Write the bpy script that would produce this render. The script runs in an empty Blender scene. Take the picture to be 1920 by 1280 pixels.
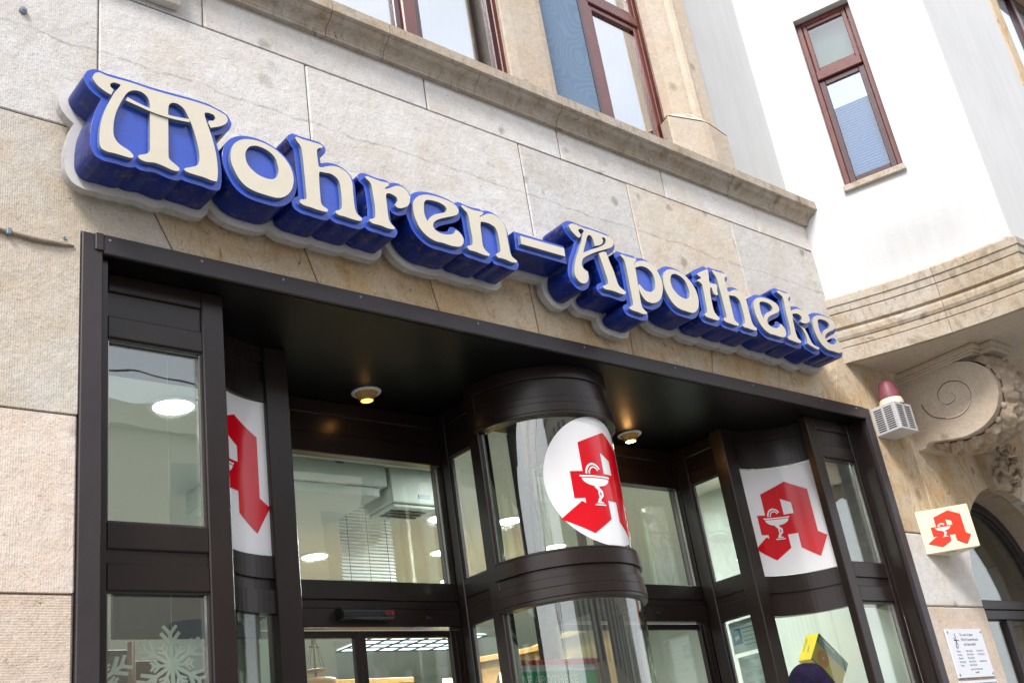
import bpy, bmesh, math, random
import numpy as np
from mathutils import Vector, Matrix
from mathutils.geometry import tessellate_polygon
random.seed(7)
R=math.radians
scene=bpy.context.scene
col=scene.collection
# ------------------------------------------------------------------ camera
cam_d=bpy.data.cameras.new('camera'); cam=bpy.data.objects.new('camera',cam_d); col.objects.link(cam)
cam_d.sensor_width=36; cam_d.lens=38.689; cam_d.clip_start=.05; cam_d.clip_end=400
rt=Vector((0.75607,-0.63849,-0.14382)); dn=Vector((0.16369,0.39723,-0.90300)); fw=Vector((0.63369,0.65920,0.40485))
cam.matrix_world=Matrix(((rt.x,-dn.x,-fw.x,0),(rt.y,-dn.y,-fw.y,-4.0),(rt.z,-dn.z,-fw.z,1.35),(0,0,0,1)))
scene.camera=cam
# ------------------------------------------------------------------ world, sun, exposure
w=bpy.data.worlds.new('World'); scene.world=w; w.use_nodes=True
nt=w.node_tree; bg=nt.nodes['Background']
sky=nt.nodes.new('ShaderNodeTexSky'); sky.sky_type='NISHITA'; sky.sun_disc=False
SUN_EL,SUN_AZ=48,-122      # azimuth measured from +Y clockwise
sky.sun_elevation=R(SUN_EL); sky.sun_rotation=R(SUN_AZ); sky.dust_density=5.0; sky.air_density=1.0; sky.ozone_density=.6
wtc=nt.nodes.new('ShaderNodeTexCoord'); wn=nt.nodes.new('ShaderNodeTexNoise'); wn.inputs['Scale'].default_value=1.7; wn.inputs['Detail'].default_value=6; wn.inputs['Roughness'].default_value=.55
wm=nt.nodes.new('ShaderNodeMapping'); wm.inputs['Scale'].default_value=(1,1,2.2); nt.links.new(wtc.outputs['Generated'],wm.inputs[0]); nt.links.new(wm.outputs[0],wn.inputs['Vector'])
wr=nt.nodes.new('ShaderNodeValToRGB'); wr.color_ramp.elements[0].position=.30; wr.color_ramp.elements[0].color=(.45,.45,.45,1); wr.color_ramp.elements[1].position=.62; wr.color_ramp.elements[1].color=(.92,.92,.92,1); nt.links.new(wn.outputs['Fac'],wr.inputs[0])
wx=nt.nodes.new('ShaderNodeMix'); wx.data_type='RGBA'; nt.links.new(wr.outputs[0],wx.inputs[0]); nt.links.new(sky.outputs[0],wx.inputs[6]); wx.inputs[7].default_value=(7.0,7.2,7.7,1)   # thin bright cloud over the blue
nt.links.new(wx.outputs[2],bg.inputs[0]); bg.inputs[1].default_value=.12
sd=bpy.data.lights.new('sun','SUN'); sd.energy=1.9; sd.angle=R(16); sd.color=(1,.97,.93)
so=bpy.data.objects.new('sun',sd); col.objects.link(so)
d=Vector((math.cos(R(SUN_EL))*math.sin(R(SUN_AZ)),math.cos(R(SUN_EL))*math.cos(R(SUN_AZ)),math.sin(R(SUN_EL))))
so.rotation_euler=d.to_track_quat('Z','Y').to_euler(); so.location=(-8,-8,12)
scene.view_settings.view_transform='Standard'; scene.view_settings.look='None'
scene.view_settings.exposure=1.0; scene.view_settings.gamma=1
scene.view_settings.use_curve_mapping=False
try:
    scene.cycles.max_bounces=7; scene.cycles.diffuse_bounces=3; scene.cycles.glossy_bounces=4; scene.cycles.transparent_max_bounces=12; scene.cycles.caustics_reflective=False; scene.cycles.caustics_refractive=False
except Exception: pass

# ------------------------------------------------------------------ materials
def nmat(name):
    m=bpy.data.materials.new(name); m.use_nodes=True
    return m,m.node_tree,m.node_tree.nodes['Principled BSDF']
def nd(t,kind,**kw):
    n=t.nodes.new(kind)
    for k,v in kw.items():
        if k.startswith('i_'):
            key=k[2:]; key=int(key) if key.isdigit() else key.replace('_',' ')
            n.inputs[key].default_value=v
        else: setattr(n,k,v)
    return n
def ramp(t,fac,stops):
    r=t.nodes.new('ShaderNodeValToRGB'); e=r.color_ramp.elements
    while len(e)<len(stops): e.new(.5)
    for a,(p,c) in zip(e,stops): a.position=p; a.color=(*c,1) if len(c)==3 else c
    t.links.new(fac,r.inputs[0]); return r.outputs[0]
def mix(t,fac,a,b,mode='MIX'):
    n=t.nodes.new('ShaderNodeMix'); n.data_type='RGBA'; n.blend_type=mode
    for s,v in ((n.inputs[0],fac),(n.inputs[6],a),(n.inputs[7],b)):
        if hasattr(v,'links'): t.links.new(v,s)
        elif isinstance(v,(int,float)): s.default_value=v
        else: s.default_value=(*v,1)
    return n.outputs[2]
def coords(t,scale=(1,1,1),loc=(0,0,0)):
    c=t.nodes.new('ShaderNodeTexCoord'); m=t.nodes.new('ShaderNodeMapping')
    t.links.new(c.outputs['Object'],m.inputs[0]); m.inputs['Scale'].default_value=scale; m.inputs['Location'].default_value=loc
    return m.outputs[0]
def noise(t,vec,scale,detail=5,rough=.55,dist=0):
    n=nd(t,'ShaderNodeTexNoise'); n.inputs['Scale'].default_value=scale; n.inputs['Detail'].default_value=detail
    n.inputs['Roughness'].default_value=rough; n.inputs['Distortion'].default_value=dist
    t.links.new(vec,n.inputs['Vector']); return n.outputs['Fac']
def bump(t,b,h,strength,dist=.01):
    n=nd(t,'ShaderNodeBump'); n.inputs['Strength'].default_value=strength; n.inputs['Distance'].default_value=dist
    t.links.new(h,n.inputs['Height']); 
    prev=b.inputs['Normal'].links[0].from_socket if b.inputs['Normal'].links else None
    if prev: t.links.new(prev,n.inputs['Normal'])
    t.links.new(n.outputs[0],b.inputs['Normal'])
def stone(name,base,warm,dark,warmth,tool=.35,streak=0.,tooldir='x',fleck=.75,ledge=0):
    m,t,b=nmat(name); v=coords(t); 
    oi=t.nodes.new('ShaderNodeObjectInfo')
    # per stone offset of the pattern
    add=nd(t,'ShaderNodeVectorMath',operation='MULTIPLY_ADD'); comb=nd(t,'ShaderNodeCombineXYZ')
    for i in range(3): t.links.new(oi.outputs['Random'],comb.inputs[i])
    t.links.new(comb.outputs[0],add.inputs[0]); add.inputs[1].default_value=(17,9,23); t.links.new(v,add.inputs[2]); p=add.outputs[0]
    n1=noise(t,p,1.3,6,.6,.4); c=ramp(t,n1,[(.35,base),(.65,tuple(.5*(a+b2) for a,b2 in zip(base,warm)))])
    n2=noise(t,p,3.6,8,.68,.6); f=ramp(t,n2,[(.46,(0,0,0)),(.66,(warmth,)*3)]); c=mix(t,f,c,warm)
    n3=noise(t,p,14,6,.7); f=ramp(t,n3,[(.48,(0,0,0)),(.70,(.34,)*3)]); c=mix(t,f,c,tuple(.66*x for x in base))
    # fist-sized bruises and repairs
    vo=nd(t,'ShaderNodeTexVoronoi'); vo.inputs['Scale'].default_value=3.7; vo.inputs['Randomness'].default_value=1
    dv=nd(t,'ShaderNodeVectorMath',operation='MULTIPLY_ADD'); nn=nd(t,'ShaderNodeTexNoise'); nn.inputs['Scale'].default_value=9; t.links.new(p,nn.inputs['Vector'])
    t.links.new(nn.outputs['Color'],dv.inputs[0]); dv.inputs[1].default_value=(.09,.09,.09); t.links.new(p,dv.inputs[2]); t.links.new(dv.outputs[0],vo.inputs['Vector'])
    sp=ramp(t,vo.outputs['Distance'],[(.09,(1,1,1)),(.19,(0,0,0))])
    gate=ramp(t,vo.outputs['Color'],[(.34,(0,0,0)),(.5,(1,1,1))]); spg=nd(t,'ShaderNodeMath',operation='MULTIPLY'); t.links.new(sp,spg.inputs[0]); t.links.new(gate,spg.inputs[1])
    sc=nd(t,'ShaderNodeMath',operation='MULTIPLY'); sc.inputs[1].default_value=.75; t.links.new(spg.outputs[0],sc.inputs[0]); c=mix(t,sc.outputs[0],c,dark)
    # flecks, rust coloured pores
    ve=coords(t,(1,1,1.7)); n4=noise(t,ve,30,5,.7,2.2); f=ramp(t,n4,[(.605,(0,0,0)),(.66,(fleck,)*3)]); c=mix(t,f,c,tuple(.42*x for x in warm))
    if ledge:
        vl=coords(t,(1,1,.25)); nl=noise(t,vl,2.6,6,.65); sx=nd(t,'ShaderNodeSeparateXYZ'); t.links.new(v,sx.inputs[0])
        a_=nd(t,'ShaderNodeMath',operation='MULTIPLY_ADD'); t.links.new(nl,a_.inputs[0]); a_.inputs[1].default_value=.14; a_.inputs[2].default_value=-ledge-.07
        b_=nd(t,'ShaderNodeMath',operation='ADD'); t.links.new(sx.outputs[2],b_.inputs[0]); t.links.new(a_.outputs[0],b_.inputs[1]); c_=nd(t,'ShaderNodeMath',operation='ABSOLUTE'); t.links.new(b_.outputs[0],c_.inputs[0])
        led=ramp(t,c_.outputs[0],[(.0,(1,1,1)),(.011,(0,0,0))]); lg=nd(t,'ShaderNodeMath',operation='MULTIPLY'); t.links.new(led,lg.inputs[0]); gg=ramp(t,noise(t,v,7,4,.6),[(.40,(.05,.05,.05)),(.6,(.6,.6,.6))]); t.links.new(gg,lg.inputs[1]); c=mix(t,lg.outputs[0],c,tuple(.7*x for x in dark)); LED=led
    n5=noise(t,v,130,2,.5); f5=ramp(t,n5,[(.67,(0,0,0)),(.74,(.55,)*3)]); c=mix(t,f5,c,(.16,.135,.11))
    if streak:
        vs=coords(t,(4,4,2.0)); n6=noise(t,vs,1.5,8,.72,2.2); f=ramp(t,n6,[(.50,(0,0,0)),(.66,(streak*.7,)*3)]); c=mix(t,f,c,tuple(.6*x for x in warm))
        vs=coords(t,(1,1,.75)); n7=noise(t,vs,8,9,.78,2.0); f=ramp(t,n7,[(.585,(0,0,0)),(.66,(streak*.9,)*3)]); c=mix(t,f,c,(.17,.10,.05))
    hv=nd(t,'ShaderNodeHueSaturation'); mr=nd(t,'ShaderNodeMapRange'); gr=ramp(t,noise(t,p,95,4,.75),[(.32,(.88,.88,.88)),(.62,(1.12,1.12,1.12))]); c=mix(t,1.0,c,gr,'MULTIPLY'); t.links.new(oi.outputs['Random'],mr.inputs[0]); mr.inputs[3].default_value=.86; mr.inputs[4].default_value=1.06
    t.links.new(mr.outputs[0],hv.inputs['Value']); t.links.new(c,hv.inputs['Color']); t.links.new(hv.outputs[0],b.inputs['Base Color'])
    b.inputs['Roughness'].default_value=.9; b.inputs['Specular IOR Level'].default_value=.25
    wv=nd(t,'ShaderNodeTexWave'); wv.bands_direction='X' if tooldir=='x' else 'Z'; wv.inputs['Scale'].default_value=34 ; wv.inputs['Distortion'].default_value=1.6; wv.inputs['Detail'].default_value=3; wv.inputs['Detail Scale'].default_value=2.5
    t.links.new(v,wv.inputs['Vector']); tg=ramp(t,noise(t,v,2.3,5,.7),[(.36,(.1,.1,.1)),(.62,(1,1,1))]); tm=nd(t,'ShaderNodeMath',operation='MULTIPLY'); t.links.new(wv.outputs['Fac'],tm.inputs[0]); t.links.new(tg,tm.inputs[1]); bump(t,b,tm.outputs[0],tool*.6,.004)
    bump(t,b,n3,.7,.007); bump(t,b,noise(t,v,5,8,.65),.4,.03)
    inv=nd(t,'ShaderNodeMath',operation='SUBTRACT'); inv.inputs[0].default_value=1; t.links.new(f5,inv.inputs[1]); bump(t,b,inv.outputs[0],.45,.003)
    return m
S_PALE=stone('pale_limestone',(.70,.692,.685),(.61,.555,.48),(.31,.28,.25),.8,.22,ledge=4.855)
S_CREAM=stone('cream_limestone',(.69,.65,.59),(.63,.52,.39),(.34,.29,.24),.8,.3,ledge=4.855)
S_WARM=stone('ochre_sandstone',(.70,.615,.49),(.66,.44,.22),(.30,.21,.13),.9,.2,.9)
S_PINK=stone('pinkish_sandstone',(.70,.625,.56),(.65,.51,.39),(.38,.33,.30),.6,.28)
S_ROW=stone('horizontally_tooled_sandstone',(.68,.59,.51),(.63,.48,.36),(.36,.31,.27),.6,.35,0,'z')
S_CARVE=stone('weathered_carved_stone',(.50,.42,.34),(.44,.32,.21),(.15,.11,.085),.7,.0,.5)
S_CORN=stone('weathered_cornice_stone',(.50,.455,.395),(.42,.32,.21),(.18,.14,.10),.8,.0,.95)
S_TRIM=stone('dressed_window_stone',(.62,.55,.465),(.60,.47,.34),(.34,.28,.22),.6,.1,.15)
def simple(name,c,rough=.5,metal=0,spec=.5,var=0,scale=8,bmp=0,bscale=60,dirt=0,coat=0):
    m,t,b=nmat(name); b.inputs['Roughness'].default_value=rough; b.inputs['Metallic'].default_value=metal
    b.inputs['Specular IOR Level'].default_value=spec; b.inputs['Base Color'].default_value=(*c,1)
    if coat: b.inputs['Coat Weight'].default_value=coat; b.inputs['Coat Roughness'].default_value=.08
    v=coords(t)
    if var or dirt:
        n=noise(t,v,scale,6,.65,.5); cc=ramp(t,n,[(.3,tuple(x*(1-var) for x in c)),(.7,tuple(min(1,x*(1+var)) for x in c))])
        if dirt:
            n=noise(t,v,21,7,.72,.8); f=ramp(t,n,[(.54,(0,0,0)),(.70,(dirt,)*3)]); cc=mix(t,f,cc,(.13,.10,.07))
        t.links.new(cc,b.inputs['Base Color'])
        n=noise(t,v,scale*2.5,4,.6); mr=nd(t,'ShaderNodeMapRange'); t.links.new(n,mr.inputs[0]); rv=.04 if c[0]<.06 else .12; mr.inputs[3].default_value=max(.03,rough-rv); mr.inputs[4].default_value=min(1,rough+rv); t.links.new(mr.outputs[0],b.inputs['Roughness'])
    if bmp: bump(t,b,noise(t,v,bscale,5,.6),bmp,.004)
    return m
METAL=simple('bronze_brown_metal',(.018,.011,.0095),.30,.1,.5,.18,5,.03,300)
METAL_G=simple('grey_brown_metal_cladding',(.042,.034,.037),.42,.15,.5,.15,4,.05,200)
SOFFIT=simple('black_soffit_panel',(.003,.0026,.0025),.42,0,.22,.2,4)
BEAD=simple('bright_glazing_bead',(.35,.33,.31),.2,.9,.5)
GASKET=simple('black_rubber_gasket',(.012,.012,.014),.6)
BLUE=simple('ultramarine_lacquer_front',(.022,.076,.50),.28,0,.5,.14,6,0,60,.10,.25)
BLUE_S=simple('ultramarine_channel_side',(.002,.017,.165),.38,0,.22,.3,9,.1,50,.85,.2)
CREAM=simple('cream_metallic_letter',(.67,.61,.49),.36,.2,.5,.04,9)
STEEL=simple('letter_edge_steel',(.20,.245,.31),.4,.2)
BACKS=simple('grey_backing_edge',(.42,.41,.40),.6,0,.3,.15,12,0,60,.5)
BACKW=simple('white_backing_metal',(.70,.68,.655),.5,0,.4,.06,5,0,60,.35)
PLAST=simple('white_render',(.69,.70,.71),.92,0,.2,.045,1.1,.55,110)
PLAST_SHADE=simple('shaded_white_render',(.56,.57,.575),.92,0,.2,.02,2,.5,110)  # white render painted greyer for the weaker light on this wall face
PVC=simple('mahogany_window_frame',(.13,.028,.022),.3,0,.5,.25,6,0,60,0,.4)
PVCD=simple('dark_mahogany_sash',(.06,.022,.028),.3,0,.5,.2,6,0,60,0,.4)
PVCW=simple('white_window_frame',(.80,.80,.80),.35)
ROOMW=simple('interior_white_paint',(.58,.61,.57),.9,0,.2,.03,2)
ROOMC=simple('interior_ceiling_paint',(.64,.665,.62),.9,0,.2,.02,2)
WOOD=simple('honey_wood',(.42,.22,.07),.4,0,.5,.25,3)
WOODD=simple('brown_wood_column',(.18,.08,.035),.35,0,.5,.3,4)
DARKG=simple('dark_grey_board',(.07,.07,.075),.6)
WHITE=simple('white_plastic',(.80,.80,.78),.4,0,.5,.03,12)
WFILM=simple('white_vinyl_film',(.88,.88,.90),.14,0,.55)
RED=simple('red_vinyl',(.68,.003,.014),.14,0,.5)
REDG=simple('red_enamel',(.62,.045,.02),.3,0,.5)
GOLD=simple('pale_gold_panel',(.88,.78,.57),.4,.15,.5,.06,7)
PLUM=simple('plum_plastic_dome',(.22,.06,.085),.5,0,.4,.2,20,0,60,.25)
SIRENC=simple('cream_plastic_collar',(.72,.66,.52),.5,0,.4,.05,10)
SIRENW=simple('galvanised_white_box',(.62,.62,.64),.4,.2,.5,.06,10)
BLACK=simple('black_plastic',(.012,.012,.014),.35)
NAVY=simple('navy_knit',(.013,.0095,.027),.95,0,.1,.45,22,1.0,170)
COAT=simple('dark_coat_cloth',(.03,.03,.04),.9)
SKIN=simple('skin',(.45,.26,.18),.5)
SNOW=simple('pale_grey_foam',(.80,.80,.75),.7,0,.3,.05,10)
PAPER=simple('paper_sheet',(.72,.75,.82),.8)
CARDW=simple('white_coated_card',(.8,.8,.8),.5)
YEL=simple('yellow_carton',(.78,.56,.02),.35)
GREEN=simple('green_carton_print',(.01,.22,.13),.35)
ORANGE=simple('orange_print',(.72,.25,.015),.35,0,.5,.3,40)
TEALB=simple('blue_print',(.05,.22,.42),.4,0,.5,.3,14)
POSTR=simple('red_poster_frame',(.75,.01,.03),.35)
INK=simple('dark_ink',(.02,.03,.09),.6)
SHEET=simple('white_enamel_sheet',(.70,.72,.78),.22,0,.5,.02,8,0,60,0,.3)
CABLE=simple('brown_painted_cable',(.30,.24,.19),.6,0,.4,.2,20)
MORTAR=simple('grey_mortar',(.17,.155,.15),.95,0,.2,.25,20,.5,60)
ASPH=simple('asphalt',(.05,.05,.052),.9,0,.3,.2,5,.5,90)
PAVE=simple('grey_paving',(.20,.195,.185),.85,0,.3,.15,3,.4,60)
OPP=simple('opposite_cream_render',(.50,.46,.38),.9,0,.2,.06,.5)
OPPG=simple('opposite_dark_glass',(.16,.17,.18),.3)
BARK=simple('bare_bark',(.08,.065,.05),.9)
CURT=simple('grey_curtain',(.42,.43,.36),.9,0,.2,.1,3)
BLIND=simple('white_venetian_slats',(.75,.77,.78),.45)
for m_ in (PLAST,PLAST_SHADE):
    t_=m_.node_tree; b_=t_.nodes['Principled BSDF']; src=b_.inputs['Base Color'].links[0].from_socket
    vs_=coords(t_,(9,9,.8)); f_=ramp(t_,noise(t_,vs_,1.0,6,.7,.3),[(.35,(1,1,1)),(.72,(.93,.925,.915))]); f2=ramp(t_,noise(t_,coords(t_),.9,7,.7,.8),[(.35,(1,1,1)),(.7,(.93,.93,.93))])
    t_.links.new(mix(t_,1.0,mix(t_,1.0,src,f_,'MULTIPLY'),f2,'MULTIPLY'),b_.inputs['Base Color'])
def emis(name,c,s):
    m,t,b=nmat(name); b.inputs['Base Color'].default_value=(*c,1); b.inputs['Emission Color'].default_value=(*c,1); b.inputs['Emission Strength'].default_value=s; return m
LAMPW=emis('cool_white_lamp',(1,.98,.93),9)
LAMPY=emis('warm_halogen_lamp',(1,.62,.18),9)
LAMPD=emis('dim_warm_halogen',(1,.52,.10),1.6)
PANEL=emis('luminous_ceiling',(.85,.93,1),1.5)
NICHE=emis('lit_shelf_niche',(1,.86,.45),1.0)
SHADE=simple('amber_ribbed_glass',(.50,.30,.10),.3,0,.5,.2,30)
def glass(name,tint,ior,grey=0.,rough=0.):
    m=bpy.data.materials.new(name); m.use_nodes=True; t=m.node_tree; t.nodes.clear()
    o=t.nodes.new('ShaderNodeOutputMaterial'); tr=nd(t,'ShaderNodeBsdfTransparent'); tr.inputs[0].default_value=(*tint,1)
    gl=nd(t,'ShaderNodeBsdfGlossy'); gl.inputs['Roughness'].default_value=rough; gl.inputs[0].default_value=(1,1,1,1)
    lw=nd(t,'ShaderNodeLayerWeight'); lw.inputs[0].default_value=.5; pw=nd(t,'ShaderNodeMath',operation='POWER'); t.links.new(lw.outputs['Facing'],pw.inputs[0]); pw.inputs[1].default_value=5
    fr=nd(t,'ShaderNodeMapRange'); t.links.new(pw.outputs[0],fr.inputs[0]); fr.inputs[3].default_value=ior; fr.inputs[4].default_value=1; mx=nd(t,'ShaderNodeMixShader')
    t.links.new(fr.outputs[0],mx.inputs[0]); t.links.new(tr.outputs[0],mx.inputs[1]); t.links.new(gl.outputs[0],mx.inputs[2]); t.links.new(mx.outputs[0],o.inputs[0])
    v=coords(t); n=noise(t,v,1.6,2,.5); bp=nd(t,'ShaderNodeBump'); bp.inputs['Strength'].default_value=.12; bp.inputs['Distance'].default_value=.02; t.links.new(n,bp.inputs['Height']); t.links.new(bp.outputs[0],gl.inputs['Normal'])
    return m
GLASS=glass('clear_shop_glass',(.88,.93,.89),.13)
GLASSU=glass('upper_window_glass',(.72,.78,.84),.52)
GLASSB=glass('bay_window_glass',(.75,.85,.95),.10)
GLASSV=glass('concave_shop_glass',(.90,.95,.91),.06)
GLASSC=glass('curved_shop_glass',(.87,.92,.88),.14)
def curtain_mat():
    m,t,b=nmat('fine_mesh_net'); b.inputs['Base Color'].default_value=(.16,.30,.46,1); b.inputs['Roughness'].default_value=.8
    v=coords(t); nn=noise(t,v,2.2,1,.4); q_=nd(t,'ShaderNodeMath',operation='MULTIPLY'); t.links.new(nn,q_.inputs[0]); q_.inputs[1].default_value=150; sn=nd(t,'ShaderNodeMath',operation='SINE'); t.links.new(q_.outputs[0],sn.inputs[0]); mr=nd(t,'ShaderNodeMapRange'); t.links.new(sn.outputs[0],mr.inputs[0]); mr.inputs[1].default_value=-1
    c=ramp(t,mr.outputs[0],[(.0,(.14,.215,.32)),(1,(.165,.25,.365))]); t.links.new(c,b.inputs['Base Color']); return m
NET=curtain_mat()

# ------------------------------------------------------------------ object helpers
def link(o,parent=None):
    col.objects.link(o)
    if parent is not None:
        o.parent=parent
        if parent.type=='EMPTY': o.matrix_parent_inverse=Matrix.Translation(-parent.location)
    return o
def empty(name,loc=(0,0,0),label=None,cat=None,group=None):
    o=bpy.data.objects.new(name,None); col.objects.link(o); o.empty_display_size=.1; o.location=loc
    tag(o,label,cat,group); return o
def tag(o,label=None,cat=None,group=None,kind=None):
    if label: o['label']=label
    if cat: o['category']=cat
    if group: o['group']=group
    if kind: o['kind']=kind
    return o
def mobj(name,verts,faces,mats,parent=None,fm=None,smooth=False,bevel=0,seg=1):
    me=bpy.data.meshes.new(name); me.from_pydata([tuple(v) for v in verts],[],faces); 
    if not isinstance(mats,(list,tuple)): mats=[mats]
    for m in mats: me.materials.append(m)
    if fm:
        for p,i in zip(me.polygons,fm): p.material_index=i
    bm=bmesh.new(); bm.from_mesh(me); bmesh.ops.recalc_face_normals(bm,faces=bm.faces); bm.to_mesh(me); bm.free()
    if smooth: 
        for p in me.polygons: p.use_smooth=True
    me.update(); o=bpy.data.objects.new(name,me); link(o,parent)
    if smooth=='auto' : me.set_sharp_from_angle(angle=R(35))
    if bevel:
        b=o.modifiers.new('bevel','BEVEL'); b.width=bevel; b.segments=seg; b.limit_method='ANGLE'; b.angle_limit=R(40)
    return o
class MB:
    def __init__(s): s.v=[];s.f=[];s.m=[]
    def add(s,v,f,mi=0):
        n=len(s.v); s.v+= [tuple(x) for x in v]; s.f+=[tuple(i+n for i in q) for q in f]; s.m+=[mi]*len(f); return s
    def box(s,x0,x1,y0,y1,z0,z1,mi=0):
        v=[(x,y,z) for x in(x0,x1) for y in(y0,y1) for z in(z0,z1)]
        return s.add(v,[(0,1,3,2),(4,6,7,5),(0,4,5,1),(2,3,7,6),(0,2,6,4),(1,5,7,3)],mi)
    def lbox(s,F,u0,u1,n0,n1,z0,z1,mi=0):
        P,d,n=F; v=[(P[0]+d[0]*u+n[0]*k,P[1]+d[1]*u+n[1]*k,z) for u in(u0,u1) for k in(n0,n1) for z in(z0,z1)]
        return s.add(v,[(0,1,3,2),(4,6,7,5),(0,4,5,1),(2,3,7,6),(0,2,6,4),(1,5,7,3)],mi)
    def prism(s,loops,a,b,ax='y',mi=0,side=None):
        """loops: list of 2D polygons (first outer, rest holes), extruded along axis between a and b (a = front)"""
        def P(p,k):
            return (p[0],k,p[1]) if ax=='y' else ((k,p[0],p[1]) if ax=='x' else (p[0],p[1],k))
        flat=[p for l in loops for p in l]; tris=tessellate_polygon([[Vector((p[0],p[1],0)) for p in l] for l in loops])
        N=len(flat); v=[P(p,a) for p in flat]+[P(p,b) for p in flat]
        s.add(v,[tuple(t) for t in tris]+[tuple(i+N for i in t[::-1]) for t in tris],mi)
        n0=len(s.v)-2*N; k=0; f=[]
        for l in loops:
            L=len(l)
            for i in range(L):
                q=k+i; r=k+(i+1)%L; f.append((n0+q,n0+r,n0+r+N,n0+q+N))
            k+=L
        s.f+=f; s.m+=[mi if side is None else side]*len(f); return s
    def tube(s,pts,r,n=8,mi=0,cap=True):
        rr=r if isinstance(r,(list,tuple)) else [r]*len(pts); rings=[]; pts=[Vector(p) for p in pts]
        for i,p in enumerate(pts):
            d=(pts[min(i+1,len(pts)-1)]-pts[max(i-1,0)]).normalized(); a=d.orthogonal().normalized() if i==0 else (pa-d*pa.dot(d)).normalized(); pa=a; b=d.cross(a)
            rings.append([p+(a*math.cos(2*math.pi*k/n)+b*math.sin(2*math.pi*k/n))*rr[i] for k in range(n)])
        v=[q for g in rings for q in g]; f=[(i*n+k,i*n+(k+1)%n,(i+1)*n+(k+1)%n,(i+1)*n+k) for i in range(len(pts)-1) for k in range(n)]
        if cap: f+=[tuple(range(n)),tuple((len(pts)-1)*n+k for k in range(n))]
        return s.add(v,f,mi)
    def lathe(s,c,prof,n=24,mi=0,axis='z'):
        v=[];L=len(prof)
        for k in range(n):
            a=2*math.pi*k/n
            for r,h in prof:
                q=(r*math.cos(a),r*math.sin(a),h) if axis=='z' else ((r*math.cos(a),h,r*math.sin(a)))
                v.append((c[0]+q[0],c[1]+q[1],c[2]+q[2]))
        f=[(k*L+i,((k+1)%n)*L+i,((k+1)%n)*L+i+1,k*L+i+1) for k in range(n) for i in range(L-1)]
        return s.add(v,f,mi)
    def arc(s,c,r0,r1,a0,a1,z0,z1,n=16,mi=0):
        """sector of a ring about (cx,cy); angle 0 = towards the street (-y), positive towards +x"""
        v=[]
        for k in range(n+1):
            a=R(a0+(a1-a0)*k/n); sx,sy=math.sin(a),-math.cos(a)
            for r,z in((r0,z0),(r1,z0),(r1,z1),(r0,z1)): v.append((c[0]+r*sx,c[1]+r*sy,z))
        f=[]
        for k in range(n):
            for j in range(4): f.append((k*4+j,k*4+(j+1)%4,(k+1)*4+(j+1)%4,(k+1)*4+j))
        f+=[(0,1,2,3),(n*4,n*4+3,n*4+2,n*4+1)]
        return s.add(v,f,mi)
    def build(s,name,mats,parent=None,smooth=False,bevel=0,seg=1):
        return mobj(name,s.v,s.f,mats,parent,s.m if isinstance(mats,(list,tuple)) else None,smooth,bevel,seg)
def text_mesh(s,size,align='LEFT'):
    c=bpy.data.curves.new('t','FONT'); c.body=s; c.size=size; c.align_x=align; c.resolution_u=2
    o=bpy.data.objects.new('t',c); col.objects.link(o); bpy.context.view_layer.update()
    dg=bpy.context.evaluated_depsgraph_get(); me=bpy.data.meshes.new_from_object(o.evaluated_get(dg)); 
    v=[tuple(q.co) for q in me.vertices]; f=[tuple(p.vertices) for p in me.polygons]
    bpy.data.objects.remove(o); bpy.data.curves.remove(c); bpy.data.meshes.remove(me); return v,f
def put_text(mb,s,size,O,U,V,sx=1.0,align='LEFT',mi=0):
    v,f=text_mesh(s,size,align); O,U,V=Vector(O),Vector(U).normalized(),Vector(V).normalized()
    mb.add([O+U*(p[0]*sx)+V*p[1] for p in v],f,mi)
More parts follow.
